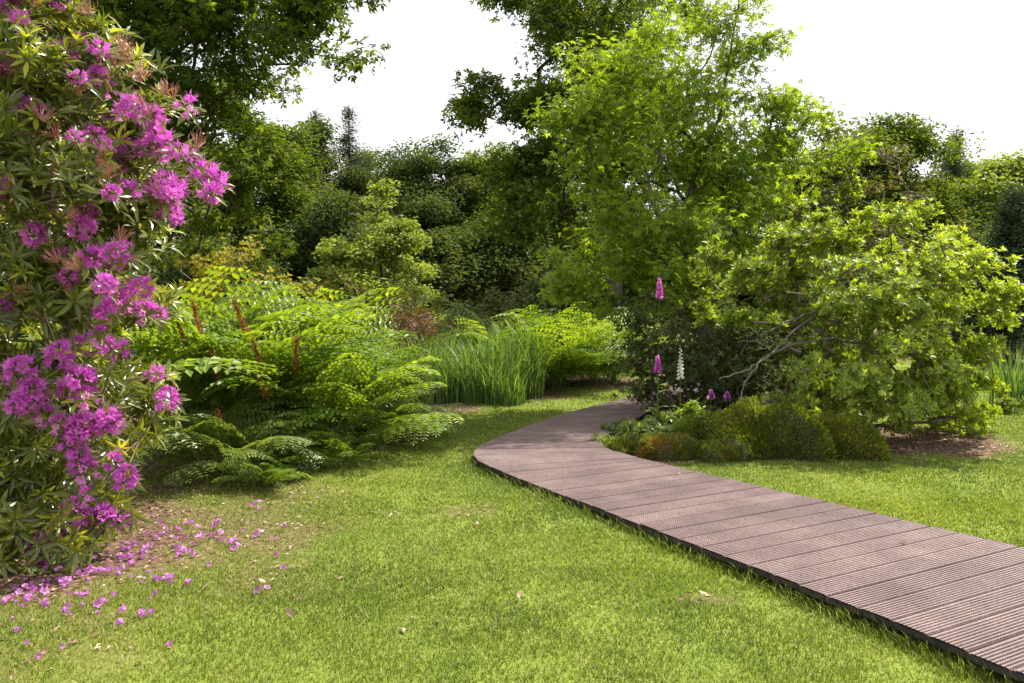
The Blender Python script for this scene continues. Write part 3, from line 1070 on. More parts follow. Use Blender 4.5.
# ================================================================= right hand group
azalea('tall_azalea', 'tall azalea with reddish dry seed heads behind the bright azalea', [E(860, 185, 12, .9, .9, .9), E(900, 230, 12, .9, .8, .7), E(800, 230, 12, .7, .7, .8), E(905, 235, 12.3, .8, .8, .7), E(850, 300, 12, 1.6, 1, 1.2)],
       620, 'bronze_leaf', 321, leaf=.06, W=3, rmean=.3)
azalea('leafy_azalea', 'mid green azalea standing between the gum tree and the seed headed azalea', [E(790, 175, 11.6, .6, .6, .5), E(770, 240, 11.4, .8, .6, .7), E(830, 180, 11.8, .5, .5, .4)],
       330, 'gum_leaf', 322, leaf=.07, W=3, rmean=.5)
azalea('bright_azalea', 'large bright lime green azalea on the right with branches hanging to the grass', [E(850, 270, 8.6, 1.15, .8, .66), E(930, 310, 8.7, .85, .8, .8), E(765, 275, 8.6, .8, .6, .45), E(800, 225, 8.9, .5, .5, .3), E(900, 235, 9, .6, .5, .32), E(880, 350, 8.4, 1.05, .8, .75), E(735, 310, 8.7, .5, .5, .35), E(975, 360, 9.2, .5, .6, .65), E(860, 405, 8.1, .6, .5, .45), E(920, 400, 8.4, .7, .5, .5), E(950, 390, 9.0, .6, .6, .5), E(800, 385, 8.3, .4, .4, .35)],
       1900, 'azalea_leaf', 323, leaf=.066, W=3, nl=8, sig=.055, rb=.03, rmean=.5, clumps=210, shell=.62, clump_r=.24)
azalea('shady_azalea', 'dark olive azalea in the shade behind the foxgloves', [E(650, 345, 9.6, .42, .5, .5), E(700, 350, 9.8, .8, .6, .6), E(780, 365, 9.6, .8, .6, .6), E(640, 310, 9.8, .3, .4, .25), E(735, 385, 10.0, .7, .5, .45), E(810, 385, 9.7, .9, .5, .45), E(690, 392, 9.6, .5, .4, .35), E(650, 385, 9.5, .3, .3, .3)],
       1300, 'dark_leaf', 324, leaf=.055, W=3, nl=7, rb=.035, rmean=.6, clumps=230)


# bare arching branches of the bright azalea (over the dark hollow)
def bare_branches():
    rng = np.random.default_rng(61)
    root = thing('arching_branch', 'bare pale arching branch in front of the dark hollow, reaching to the moss mound', 'branch', (at(735, 470, 8.2)[0], 8.2, 0))
    bx, by = root.location.x, root.location.y
    chains = [[(735, 412, 8.0), (745, 385, 8.1), (760, 362, 8.2), (790, 345, 8.4), (830, 338, 8.6), (870, 345, 8.8)],
              [(720, 380, 8.1), (750, 370, 8.2), (775, 350, 8.3), (800, 325, 8.5), (830, 310, 8.7)],
              [(760, 335, 8.3), (785, 322, 8.4), (815, 312, 8.6), (850, 330, 8.8)],
              [(748, 395, 8.1), (735, 405, 8.0), (728, 412, 8.0)],
              [(738, 342, 8.4), (770, 340, 8.4), (800, 352, 8.5)]]
    parts = []
    for ci, c in enumerate(chains):
        P = np.array([at(*q) for q in c]) - np.array([bx, by, 0])
        t = np.linspace(0, len(P) - 1, len(P) * 5)
        Q = np.stack([np.interp(t, np.arange(len(P)), P[:, k]) for k in range(3)], 1) + rng.normal(0, .008, (len(t), 3))
        rr = np.linspace(.006, .016, len(Q))
        parts.append(tubes(Q[:-1], Q[1:], rr[:-1], rr[1:], 6))
    V, F, r = merge(parts)
    obj('limbs', mesh('limbs', V, F, r, [M['bark_grey']], True), root)


bare_branches()


# ---------------------------------------------------------------- cushions of moss / heath
def mound(name, label, px, py_base, D, rx, ry, h, mat, seed, n=5000, sp=.035, cat='mound', lump=.17):
    rng = np.random.default_rng(seed)
    x = at(px, 0, D)[0]
    bz = g0(x, D)
    root = thing(name, label, cat, (x, D, bz))
    def surf(d):
        ph = np.arctan2(d[:, 1], d[:, 0])
        k = 1 + lump * np.sin(ph * 3 + seed) + lump * .7 * np.sin(d[:, 0] * 5 + d[:, 2] * 4 + seed) + lump * .5 * np.sin(d[:, 1] * 9 + d[:, 0] * 7)
        p = np.sign(d) * np.abs(d) ** .85
        return p * np.array([rx, ry, h]) * k[:, None]
    nu, nv = 28, 12
    u = np.arange(nu) / nu * 2 * PI
    v = np.linspace(-.15, PI / 2, nv)
    U, Vv = np.meshgrid(u, v, indexing='ij')
    d = np.stack([np.cos(U) * np.cos(Vv), np.sin(U) * np.cos(Vv), np.sin(Vv)], -1).reshape(-1, 3)
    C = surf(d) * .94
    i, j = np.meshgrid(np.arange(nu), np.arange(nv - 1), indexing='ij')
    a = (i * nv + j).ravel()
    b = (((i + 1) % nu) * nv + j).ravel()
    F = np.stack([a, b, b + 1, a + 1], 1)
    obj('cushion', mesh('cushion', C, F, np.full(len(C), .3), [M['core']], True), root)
    d = norm(rng.normal(size=(n, 3)))
    d[:, 2] = np.abs(d[:, 2])
    O = surf(d) * (rng.uniform(.9, 1.0, (n, 1)) + .09 * vnoise(d[:, 0] * rx * 10, d[:, 1] * ry * 10 + d[:, 2] * 4, 1.6, seed)[:, None])
    Dn = norm(d + rng.normal(size=(n, 3)) * .45 + np.array([0, 0, .35]))
    N = norm(rng.normal(size=(n, 3)))
    cl = np.sin(O[:, 0] * 14 + seed) * np.sin(O[:, 2] * 17) * .12
    V, F, r = place(T_rhomb(.32, .1), O, Dn, N, sp * rng.uniform(.5, 1.5, n), np.clip(rng.normal(.45, .2, n) + cl, 0, 1))
    obj('sprigs', mesh('sprigs', V, F, r, [M[mat]]), root)
    return root


mound('moss_mound', 'largest mossy mound, yellow green on top and brown at the foot', 772, 462, 7.85, .56, .40, .47, 'moss', 501, 20000, .036, lump=.15)
mound('moss_mound', 'shaded end of the mossy bank under the bright azalea', 845, 462, 7.8, .42, .34, .34, 'moss', 502, 14000, .036, lump=.13)
mound('moss_mound', 'small rounded mossy mound left of the largest mound', 697, 442, 8.1, .25, .22, .30, 'moss_bright', 503, 7000, .026, lump=.06)
mound('heath_mound', 'low rust orange heath mound beside the boardwalk', 668, 452, 7.65, .29, .22, .20, 'rust', 504, 6000, .028, lump=.08)
mound('moss_mound', 'low brownish moss cushion between rust heath and largest mound', 722, 460, 7.55, .22, .18, .17, 'moss', 505, 4000, .026)
mound('heath_mound', 'low olive cushion left of the rust orange heath', 632, 450, 7.9, .24, .20, .13, 'moss', 506, 4000, .03)


# ---------------------------------------------------------------- low leafy plants
def leafy_plant(name, label, px, D, r, h, mat, seed, n=60, leaf=.07, cat='plant', wd=.4, group=None):
    rng = np.random.default_rng(seed)
    x = at(px, 0, D)[0]
    bz = g0(x, D)
    root = thing(name, label, cat, (x, D, bz), group)
    a = rng.uniform(0, 6.28, n)
    rad = np.sqrt(rng.random(n)) * r
    Q = np.stack([np.cos(a) * rad, np.sin(a) * rad, h * (1 - (rad / r) ** 2 * .5) * rng.uniform(.5, 1.1, n)], 1)
    P = Q * np.array([.35, .35, 0])
    V, F, rr = tubes(P, Q, np.full(n, .004), np.full(n, .002), 4)
    obj('stems', mesh('stems', V, F, rr, [M['fern']]), root)
    ax = norm(Q - P + np.array([0, 0, .2]))
    (V, F, rr), _, _ = leaves_whorl(Q, ax, 2, leaf * .5, 7, leaf, T_long(wd, .05, .15), rng, 1.0, rmean=.5)
    obj('leaves', mesh('leaves', V, F, rr, [M[mat]]), root)
    return root


leafy_plant('ground_plant', 'pale feathery green plant spilling over the boardwalk edge', 606, 8.0, .17, .13, 'fern', 521, 50, .045, wd=.22)
leafy_plant('ground_plant', 'grey green low plant behind the olive cushion', 648, 8.35, .30, .24, 'fern_pale', 522, 90, .07)
leafy_plant('ground_plant', 'grey green plant left of the small rounded moss mound', 672, 8.5, .26, .27, 'fern_pale', 523, 70, .08)
leafy_plant('ground_plant', 'green leafy plant at the foot of the white foxglove', 700, 8.6, .30, .36, 'fern', 524, 70, .09, wd=.34)
leafy_plant('ground_plant', 'small olive plant beside the boardwalk behind the feathery plant', 622, 8.7, .22, .18, 'grey_leaf', 525, 70, .05)
leafy_plant('ground_plant', 'dark leafy plant at the foot of the shady azalea', 760, 8.7, .35, .36, 'azalea_leaf', 526, 60, .08)


# ---------------------------------------------------------------- foxgloves
def foxglove(label, px, ptop, D, mat, seed, blo=.62, lean=0.):
    rng = np.random.default_rng(seed)
    c = at(px, ptop, D)
    bz = g0(c[0], D)
    h = c[2] - bz
    root = thing('foxglove', label, 'foxglove', (c[0] - lean, D, bz), 'foxgloves by the shady azalea')
    n = 14
    t = np.linspace(0, 1, n)
    S = np.stack([lean * t ** 2, 0 * t, h * t], 1)
    rr = .006 * (1 - t * .75)
    V, F, r = tubes(S[:-1], S[1:], rr[:-1], rr[1:], 6)
    obj('stem', mesh('stem', V, F, r, [M['fern']], True), root)
    # bells
    k = 8
    prof = [(0, .004), (.2, .008), (.55, .013), (.85, .014), (1.0, .019)]
    tv, tf = [], []
    for (y, rad) in prof:
        for j in range(k):
            a = j / k * 2 * PI
            tv.append((math.cos(a) * rad / .045, y, math.sin(a) * rad / .045))
    for i in range(len(prof) - 1):
        for j in range(k):
            tf.append((i * k + j, i * k + (j + 1) % k, (i + 1) * k + (j + 1) % k, (i + 1) * k + j))
    tm = (np.array(tv), [np.array(tf)])
    nb = 26
    f = np.linspace(blo, .97, nb)
    O = np.stack([np.interp(f, t, S[:, 0]), 0 * f, f * h], 1)
    a = np.arange(nb) * 2.0 + rng.uniform(0, 6)
    D_ = np.stack([np.cos(a), np.sin(a) - .4, -.75 + 0 * a], 1)
    sz = .044 * (1.1 - .75 * (f - blo) / (1 - blo))
    V, F, r = place(tm, O, D_, np.tile([[0, 0, 1.]], (nb, 1)), sz, rng.random(nb))
    obj('flower_spike', mesh('flower_spike', V, F, r, [M[mat]], True), root)
    m = 14
    a = rng.uniform(0, 6.28, m)
    zl = rng.uniform(.02, .4, m) * h
    O = np.stack([0 * a, 0 * a, zl], 1)
    D_ = np.stack([np.cos(a), np.sin(a), rng.uniform(0, .6, m)], 1)
    V, F, r = place(T_long(.36, .06, .25), O, D_, np.tile([[0, 0, 1.]], (m, 1)), .2 * (1.2 - zl / h * 1.5), rng.uniform(.2, .7, m))
    obj('leaves', mesh('leaves', V, F, r, [M['fern_pale']]), root)


foxglove('tallest purple foxglove rising above the shady azalea', 659, 272, 8.7, 'petal', 531, .86)
foxglove('lower purple foxglove near the trunk of the shady azalea', 658, 352, 8.5, 'petal', 532, .80)
foxglove('white foxglove with pale flower spike', 681, 345, 8.5, 'white_petal', 533, .68)
foxglove('small mauve foxglove behind the rounded moss mound', 712, 388, 8.5, 'petal_dry', 534, .85)
foxglove('small mauve foxglove just left of the largest moss mound', 728, 390, 8.45, 'petal_dry', 535, .86)
foxglove('short pale foxglove behind the largest moss mound', 768, 390, 8.4, 'white_petal', 536, .88)


# ---------------------------------------------------------------- ferns
def frond_mesh(name, seed, L=1.25, npin=9, arch=1.1, start=.22, mat='fern', pl=.30):
    rng = np.random.default_rng(seed)
    n = 24
    s = np.linspace(0, 1, n)
    th = R(12) + arch * s ** 1.3
    ds = L / (n - 1)
    y = np.concatenate([[0], np.cumsum(np.sin(th[:-1]) * ds)])
    z = np.concatenate([[0], np.cumsum(np.cos(th[:-1]) * ds)])
    S = np.stack([rng.normal(0, .004, n).cumsum(), y, z], 1)
    parts = []
    rr = .006 * (1 - s * .8)
    V, F, r = tubes(S[:-1], S[1:], rr[:-1], rr[1:], 4)
    parts.append((V, F, np.full(len(V), .6)))
    base = rng.uniform(.3, .7)
    O, D, N, Z = [], [], [], []
    ribP, ribQ = [], []
    for i in range(npin):
        f = start + (1 - start) * (i + .3) / npin
        p = np.array([np.interp(f, s, S[:, k]) for k in range(3)])
        tt = np.interp(f, s, th)
        tan = np.array([0, math.sin(tt), math.cos(tt)])
        nrm = np.array([0, -math.cos(tt), math.sin(tt)])
        q = (f - start) / (1 - start)
        plen = pl * (math.sin(PI * min(1, .22 + q * .78)) ** .7) * rng.uniform(.9, 1.1) + .03
        for sd in (-1, 1):
            d = norm(np.array([sd, 0, 0]) * .9 + tan * rng.uniform(.35, .6) - nrm * rng.uniform(-.05, .2))
            m = max(3, int(plen / .042))
            ribP.append(p)
            ribQ.append(p + d * plen * .5 - nrm * plen * .055)
            ribP.append(ribQ[-1])
            ribQ.append(p + d * plen - nrm * plen * .22)
            for j in range(m):
                g = (j + .5) / m
                c = p + d * plen * g - nrm * plen * .22 * g * g
                l = .088 * (1 - .5 * g) * (.7 + .3 * min(1, g * 5)) * (pl / .3)
                pn = np.cross(d, nrm)
                for s2 in (-1, 1):
                    O.append(c)
                    D.append(norm(s2 * pn * 1.0 + d * .35 - nrm * .1))
                    N.append(nrm + rng.normal(0, .18, 3))
                    Z.append(l)
            O.append(p + d * plen * .97 - nrm * plen * .22)
            D.append(d)
            N.append(nrm)
            Z.append(.035)
    O, D, N, Z = map(np.array, (O, D, N, Z))
    ribs = tubes(np.array(ribP), np.array(ribQ), np.full(len(ribP), .0028), np.full(len(ribP), .0016), 3)
    parts.append((ribs[0], ribs[1], np.full(len(ribs[0]), .6)))
    v = place(T_rhomb(.50, .06, .10), O, D, N, Z, np.clip(rng.normal(base, .1, len(O)), 0, 1))
    parts.append(v)
    V, F, r = merge(parts)
    return mesh(name, V, F, r, [M[mat]])


FR = [frond_mesh('frond', 600 + k, 1.3, 9, a) for k, a in enumerate((1.0, 1.25, 1.5, .8))]
FRP = [frond_mesh('frond', 610 + k, 1.25, 9, a, mat='fern_pale') for k, a in enumerate((1.3, 1.6))]


def spike_mesh(seed):
    rng = np.random.default_rng(seed)
    n = 260
    s = rng.random(n)
    O = np.stack([rng.normal(0, .011, n) * (1.1 - s), rng.normal(0, .011, n) * (1.1 - s), .88 + s * .3], 1)
    D = norm(rng.normal(size=(n, 3)) + np.array([0, 0, 1.2]))
    a = place(T_rhomb(.4, .1), O, D, rng.normal(size=(n, 3)), .024, rng.random(n))
    P = np.array([[0, 0, 0.]])
    b = tubes(P, P + np.array([[0, 0, 1.1]]), np.array([.005]), np.array([.003]), 4)
    return mesh('fertile_spike', *merge([a, b]), mats=[M['spike']])


SP = [spike_mesh(1), spike_mesh(2)]


def spikes_at(root, spots):
    for i, (px, py, D) in enumerate(spots):
        p = Vector(at(px, py, D)) - root.location
        o = obj('fertile_spike', SP[i % 2], root)
        s = p.length / 1.15
        o.scale = (s * .9, s * .9, s)
        o.rotation_euler = p.to_track_quat('Z', 'Y').to_euler()


def fern(label, x, y, size, nf, seed, meshes=None, spikes=0, group=None, tiltmax=.5, bias=None):
    rng = np.random.default_rng(seed)
    root = thing('fern', label, 'fern', (x, y, g0(x, y)), group)
    for k in range(nf):
        me = (meshes or FR)[int(rng.integers(0, len(meshes or FR)))]
        o = obj('frond', me, root)
        a = k * 2.399 + rng.normal(0, .25)
        if bias is not None:
            a = bias + rng.normal(0, 1.1)
        s = size * rng.uniform(.72, 1.1)
        o.scale = (s * rng.uniform(.85, 1.15), s * rng.uniform(.9, 1.1), s)
        o.rotation_euler = (-rng.uniform(-.05, tiltmax), rng.normal(0, .12), a)
        o.location = (rng.normal(0, .09), rng.normal(0, .09), 0)
    for k in range(spikes):
        o = obj('fertile_spike', SP[k % 2], root)
        s = min(size, 1.25) * rng.uniform(.8, 1.08)
        o.scale = (s, s, s)
        o.rotation_euler = (rng.normal(0.25, .3), rng.normal(.15, .3), rng.uniform(0, 6))
        o.location = (rng.normal(0, .12), rng.normal(0, .12), 0)
    return root


FG = 'ferns banked beside the rhododendron'
fern('pale grey green fern drooping to the lawn just right of the rhododendron', -2.35, 6.75, .85, 24, 701, FRP, 0, FG, .55)
_f1 = fern('tall fern with rusty spikes beside the rhododendron flowers', -2.75, 7.7, 1.6, 30, 702, None, 0, FG, .32)
_f2 = fern('fern with rusty spikes in the middle of the bank', -2.2, 7.9, 1.3, 28, 703, None, 0, FG, .35)
fern('bright fern spreading over the front edge of the bank', -1.8, 7.85, 1.1, 26, 704, None, 0, FG, .7)
fern('grey green fern arching low over the lawn in the middle of the bank', -1.95, 7.35, .66, 20, 705, FRP + FR[:2], 0, FG, .8)
fern('tall upright bright fern at the right of the bank', -1.85, 9.1, 1.22, 28, 706, None, 0, FG, .35)
fern('rightmost fern of the bank touching the lawn by the reeds', -1.35, 8.75, .72, 20, 707, None, 0, FG, .6)
fern('fern at the back of the bank below the yellow azalea', -2.9, 9.2, 1.55, 28, 708, None, 0, FG, .28)
fern('fern between the tall upright fern and the back row', -2.4, 9.3, 1.42, 28, 709, None, 0, FG, .28)
fern('fern behind the rhododendron at the left end of the bank', -3.5, 8.6, 1.85, 28, 710, None, 0, FG, .28)
fern('low fern filling the front corner under the tall ferns', -2.75, 7.0, .8, 18, 711, None, 0, FG, .7)
fern('shaded fern in the centre gap of the bank', -1.5, 8.4, .85, 20, 712, FRP, 0, FG, .7)
fern('small lime fern creeping onto the lawn at the corner of the bank', -1.98, 6.35, .36, 22, 713, None, 0, FG, .8)
fern('small lime fern sprawling on the lawn in front of the bank', -1.55, 7.15, .34, 18, 714, None, 0, FG, .9)
spikes_at(_f1, [(194, 305, 6.9), (212, 352, 6.7), (176, 318, 6.9), (216, 412, 6.5)])
spikes_at(_f2, [(236, 305, 7.0), (254, 345, 6.8), (296, 340, 6.9), (258, 378, 6.8)])
FG2 = 'ferns by the far bend of the path'
for i, (px, D, s, lb) in enumerate([(500, 14.4, 1.4, 'leftmost fern of the far group rising behind the reeds'), (528, 13.6, 1.3, 'dark centred fern of the far group beside the tall reeds'), (560, 13.4, 1.35, 'bright yellow green fern in the middle of the far group'),
                                    (590, 14.2, 1.3, 'fern of the far group next to the right end'), (612, 14.8, 1.3, 'rightmost fern of the far group before the shady azalea'), (555, 14.8, 1.6, 'tall fern at the back of the far group')]):
    fern(lb, at(px, 0, D)[0], D, s, 20, 720 + i, None, 0, FG2)


# ---------------------------------------------------------------- reeds
def reeds(name, label, px, D, rad, h, n, seed, group=None, cat='reeds', wd=.009, lean=.6, ry=None):
    rng = np.random.default_rng(seed)
    x = at(px, 0, D)[0]
    root_z = g0(x, D)
    a = rng.uniform(0, 6.28, n)
    rr = np.sqrt(rng.random(n)) * rad
    B = np.stack([np.cos(a) * rr, np.sin(a) * rr * ((ry or rad) / rad), np.zeros(n)], 1)
    H = h * rng.uniform(.35, 1.15, n)
    b = rng.uniform(0, 6.28, n)
    Ld = np.stack([np.cos(b), np.sin(b), 0 * b], 1) * (H * rng.uniform(.02, lean, n))[:, None] + B * .25
    s = np.stack([-np.sin(b), np.cos(b), 0 * b], 1) * wd
    rows = []
    K = 5
    for k in range(K):
        t = k / (K - 1)
        c = B + Ld * t ** 2 + np.array([0, 0, 1.]) * (H * (t - .12 * t ** 3))[:, None]
        wk = (1, 1, .85, .55, .05)[k]
        rows += [c - s * wk, c + s * wk]
    V = np.stack(rows, 1).reshape(-1, 3)
    f = np.array([[2 * k, 2 * k + 1, 2 * k + 3, 2 * k + 2] for k in range(K - 1)])
    F = (f[None] + (np.arange(n) * 2 * K)[:, None, None]).reshape(-1, 4)
    r = np.repeat(np.clip(rng.normal(.5, .25, n), 0, 1), 2 * K)
    o = obj(name, mesh(name, V, F, r, [M['reed']]), None, (x, D, root_z))
    return tag(o, label, cat, group)


RG = 'reed clumps at the muddy pond edge'
reeds('reed_clump', 'tall reed clump at the left by the reddish brown azalea', 425, 12.2, .45, 1.1, 420, 741, RG)
reeds('reed_clump', 'reed clump right behind the muddy patch', 447, 12.0, .5, 1.0, 480, 742, RG)
reeds('reed_clump', 'reed clump in the middle of the reed bed', 485, 11.9, .45, 1.0, 450, 743, RG)
reeds('reed_clump', 'tallest reed clump, against the far ferns', 517, 12.4, .42, 1.25, 420, 744, RG)
reeds('reed_clump', 'reed clump behind the middle of the reed bed', 465, 13.2, .5, 1.0, 380, 745, RG)
reeds('reed_clump', 'low reeds at the left front of the reed bed', 440, 11.9, .35, .6, 260, 751, RG)
reeds('reed_clump', 'low reeds at the right front of the reed bed', 505, 11.6, .3, .7, 240, 752, RG)
reeds('iris_clump', 'sword leaved iris rising out of the ferns below the yellow azalea', 288, 10.2, .14, 2.0, 22, 746, None, 'iris', .011, .22)
reeds('iris_clump', 'second sword leaved iris rising behind the ferns, right of the first', 312, 10.6, .12, 1.85, 16, 747, None, 'iris', .010, .22)
reeds('iris_clump', 'iris clump at the right edge beyond the bright azalea', 1018, 11.5, .35, .95, 150, 748, None, 'iris', .012, .3)
reeds('grass_tuft', 'long grass tuft under the lowest rhododendron flowers', 95, 4.9, .10, .22, 60, 750, None, 'grass tuft', .003, .6)
leafy_plant('ground_plant', 'small round green plant at the right edge of the lawn', 1014, 10.6, .18, .22, 'moss_bright', 527, 50, .05)


# ================================================================= the big rhododendron
def flower_tmpl():
    tv, tf = [], []
    for k in range(5):
        a = k * 2 * PI / 5
        b = len(tv)
        for (da, rad, y) in ((0, .12, 0.), (-.55, .36, .62), (0, .40, .60), (.55, .36, .62), (-.52, .74, .90), (0, .78, .84), (.52, .74, .90), (0, .98, .90)):
            tv.append((math.cos(a + da) * rad * .6, y * .85, math.sin(a + da) * rad * .6))
        for f in ((0, 1, 2, 2), (0, 2, 3, 3), (1, 4, 5, 2), (2, 5, 6, 3), (4, 7, 5, 5), (5, 7, 6, 6)):
            tf.append(tuple(b + q for q in f))
    t3 = np.array([f[:3] for f in tf if f[2] == f[3]])
    t4 = np.array([f for f in tf if f[2] != f[3]])
    return np.array(tv), [t3, t4]


FT = flower_tmpl()


def truss_mesh(seed, nf=15, R0=.032, fs=.05):
    rng = np.random.default_rng(seed)
    i = np.arange(nf) + .5
    ph = np.arccos(1 - 1.35 * i / nf)
    th = PI * (1 + 5 ** .5) * i + rng.normal(0, .2, nf)
    d = np.stack([np.cos(th) * np.sin(ph), np.sin(th) * np.sin(ph), np.cos(ph)], 1) + rng.normal(0, .12, (nf, 3))
    d = norm(d)
    O = d * R0 * rng.uniform(.7, 1.25, (nf, 1)) + np.array([0, 0, .015])
    a = place(FT, O, d, rng.normal(size=(nf, 3)), fs * rng.uniform(.8, 1.15, nf), np.clip(rng.normal(.5, .25, nf), 0, 1))
    m = nf * 4
    k = np.repeat(np.arange(nf), 4)
    st = place(T_rhomb(.05, 0), O[k] + d[k] * .03, d[k] + rng.normal(0, .35, (m, 3)), rng.normal(size=(m, 3)), .045, np.full(m, .95))
    return mesh('flower_truss', *merge([a, st]), mats=[M['petal']])


TR = [truss_mesh(1), truss_mesh(2, 18), truss_mesh(3, 11, .028, .045), truss_mesh(4, 8, .026, .045)]


def spent_mesh(seed):
    rng = np.random.default_rng(seed)
    n = 22
    d = norm(rng.normal(size=(n, 3)) * .6 + np.array([0, 0, .9]))
    P = np.zeros((n, 3)) + d * .005
    Q = d * rng.uniform(.04, .07, (n, 1))
    Q2 = Q + norm(d + np.array([0, 0, .6]) + rng.normal(0, .3, (n, 3))) * .03
    o1 = tubes(P, Q, np.full(n, .0012), np.full(n, .0014), 3)
    o2 = tubes(Q, Q2, np.full(n, .0016), np.full(n, .0006), 3)
    V, F, _ = merge([o1, o2])
    return mesh('seed_head', V, F, np.full(len(V), .5), mats=[M['thread']])


SM = [spent_mesh(1), spent_mesh(2)]


def rhododendron():
    rng = np.random.default_rng(77)
    bx, by = -3.35, 5.15
    root = thing('rhododendron', 'large rhododendron covered in magenta purple blossom at the left edge', 'rhododendron', (bx, by, 0))
    el = np.array([E(50, 120, 4.6, .62, .6, .70), E(130, 165, 4.7, .36, .45, .42), E(20, 30, 4.6, .40, .5, .62), E(168, 170, 4.75, .17, .3, .22),
                   E(0, 210, 4.8, .9, .7, .8), E(85, 290, 4.9, .40, .5, .5), E(60, 420, 4.9, .50, .6, .45), E(15, 470, 4.6, .42, .5, .45),
                   E(100, 470, 5.2, .28, .4, .35), E(-60, 300, 5.2, 1.0, 1.0, 1.3), E(30, 545, 4.5, .30, .4, .14), E(120, 350, 5.3, .32, .4, .5), E(60, 60, 4.7, .4, .4, .45), E(135, 410, 5.3, .3, .4, .4), E(150, 440, 5.5, .28, .35, .35), E(130, 250, 5.0, .25, .4, .4), E(110, 90, 4.7, .3, .4, .3), E(5, 560, 4.3, .30, .3, .16), E(-50, 520, 4.4, .5, .5, .35), E(40, 500, 4.5, .4, .4, .3)], float)
    el[:, :2] -= (bx, by)
    n = 1450
    tips = sample_crown(el, n, rng, .62, 150, .26, zmin=.06)
    tr = [(0, 0, -.1), (.05, -.1, .5), (.0, -.2, 1.1), (.05, -.25, 1.7)]
    A, P, tn, order = skeleton(np.array(tr), tips, rng, .14, .12)
    limbs = limb_mesh(A, P, .05, .0032)
    cen = np.array([-.3, .1, 1.1])
    ax = norm(tips - cen) + np.array([0, -.1, .45])
    (V, F, r), c, cax = leaves_whorl(tips, norm(ax), 2, .07, 9, .12, T_long(.20, .045, .14), rng, 1.1, newp=.16, rmean=.40)
    obj('foliage', mesh('foliage', V, F, r, [M['rhodo_leaf']]), root)
    # blossom trusses: hand-set patches as seen, then a scatter
    pts = [(22, 8), (30, 22), (8, 14), (45, 28), (5, 540), (60, 535), (20, 572), (100, 525), (70, 8), (18, 72), (8, 66), (60, 50), (90, 52), (106, 56), (85, 80), (113, 84),
           (120, 98), (135, 105), (128, 115), (142, 112), (165, 128), (178, 140), (190, 148), (196, 160), (205, 172), (214, 186), (212, 200), (183, 122), (158, 140), (170, 155), (185, 168),
           (40, 112), (30, 108), (55, 118), (100, 140), (110, 132), (120, 142), (135, 152), (128, 165), (75, 145), (15, 170), (25, 172), (10, 195), (22, 190), (60, 205), (95, 212), (110, 222),
           (160, 195), (172, 205), (165, 188), (180, 225), (155, 200), (140, 190), (100, 260), (112, 268), (120, 245), (130, 258), (145, 280), (150, 300), (108, 285), (95, 262), (155, 308), (148, 312), (135, 290),
           (110, 310), (118, 325), (108, 340), (115, 355), (85, 340), (25, 300), (55, 330), (62, 362), (75, 372), (68, 385), (80, 395), (15, 385), (28, 392), (8, 398), (60, 372), (105, 415), (95, 425), (108, 428),
           (45, 425), (52, 430), (60, 440), (70, 420), (88, 445), (80, 438), (115, 468), (82, 497), (75, 470), (88, 478), (120, 478), (160, 385), (165, 400), (125, 515), (35, 520), (78, 520), (85, 230), (70, 255), (35, 235), (110, 180), (60, 280), ]
    cnt = 0
    for (px, py) in pts:
        for _ in range(1):
            D = 4.05 + .45 * abs(math.sin(px * .07 + py * .05)) + (px / 220) * .25
            if py > 380:
                D = 4.15 + (px / 170) * .4 + (.2 if py > 500 else 0)
            p = at(px + rng.normal(0, 7) - 2, py + rng.normal(0, 8), D)
            if py < 340 and px < 130 and (px + py) % 3 == 0:
                p = at(px, py, D - .22)
            o = obj('flower_truss', TR[int(rng.choice([0, 1, 2, 3], p=[.22, .2, .28, .3]))], root)
            o.location = (p[0] - bx, p[1] - by, p[2])
            d = Vector((rng.normal(.35, .35), rng.normal(-.8, .3), rng.normal(.45, .35)))
            o.rotation_euler = d.to_track_quat('Z', 'Y').to_euler()
            s = rng.uniform(.6, 1.0) if (py < 340 and px < 130) else rng.uniform(.8, 1.2)
            o.scale = (s, s, s)
            cnt += 1
    # rosettes of leaves behind each truss so that blossom sits on a shoot, and twigs to the shoots
    TL = np.array([o.location for o in root.children if o.name.startswith('flower_truss')])
    axx = np.array([[.35, -.7, .4]] * len(TL))
    (V, F, r), _, _ = leaves_whorl(TL - norm(axx) * .03, norm(axx), 1, .02, 9, .12, T_long(.24, .045, .16), rng, 1.35, newp=.1, rmean=.42)
    seg = []
    for p in TL:
        d = np.linalg.norm(A - p, axis=1)
        q = A[int(np.argmin(d))]
        seg.append((q, p))
    sp, sq = np.array([s[0] for s in seg]), np.array([s[1] for s in seg])
    tw = tubes(sp, sq, np.full(len(sp), .005), np.full(len(sp), .0035), 5)
    V2, F2, r2 = merge([limbs, tw])
    obj('stems', mesh('stems', V2, F2, r2, [M['twig']], True), root)
    obj('foliage', mesh('foliage', V, F, r, [M['rhodo_leaf']]), root)
    sh = [(130, 58), (136, 66), (150, 80), (172, 98), (120, 70), (85, 100), (60, 178), (52, 186), (90, 95), (70, 15), (178, 102), (146, 86), (45, 165), (25, 140), (200, 150), (128, 52)]
    sh += [(int(rng.uniform(5, 170)), int(rng.uniform(10, 330))) for _ in range(24)]
    for (px, py) in sh:
        p = at(px, py, 4.25 + .2 * math.sin(px))
        o = obj('seed_head', SM[px % 2], root)
        o.location = (p[0] - bx, p[1] - by, p[2])
        o.rotation_euler = (rng.normal(0, .4), rng.normal(.3, .4), rng.uniform(0, 6))
    print('trusses', cnt)


rhododendron()


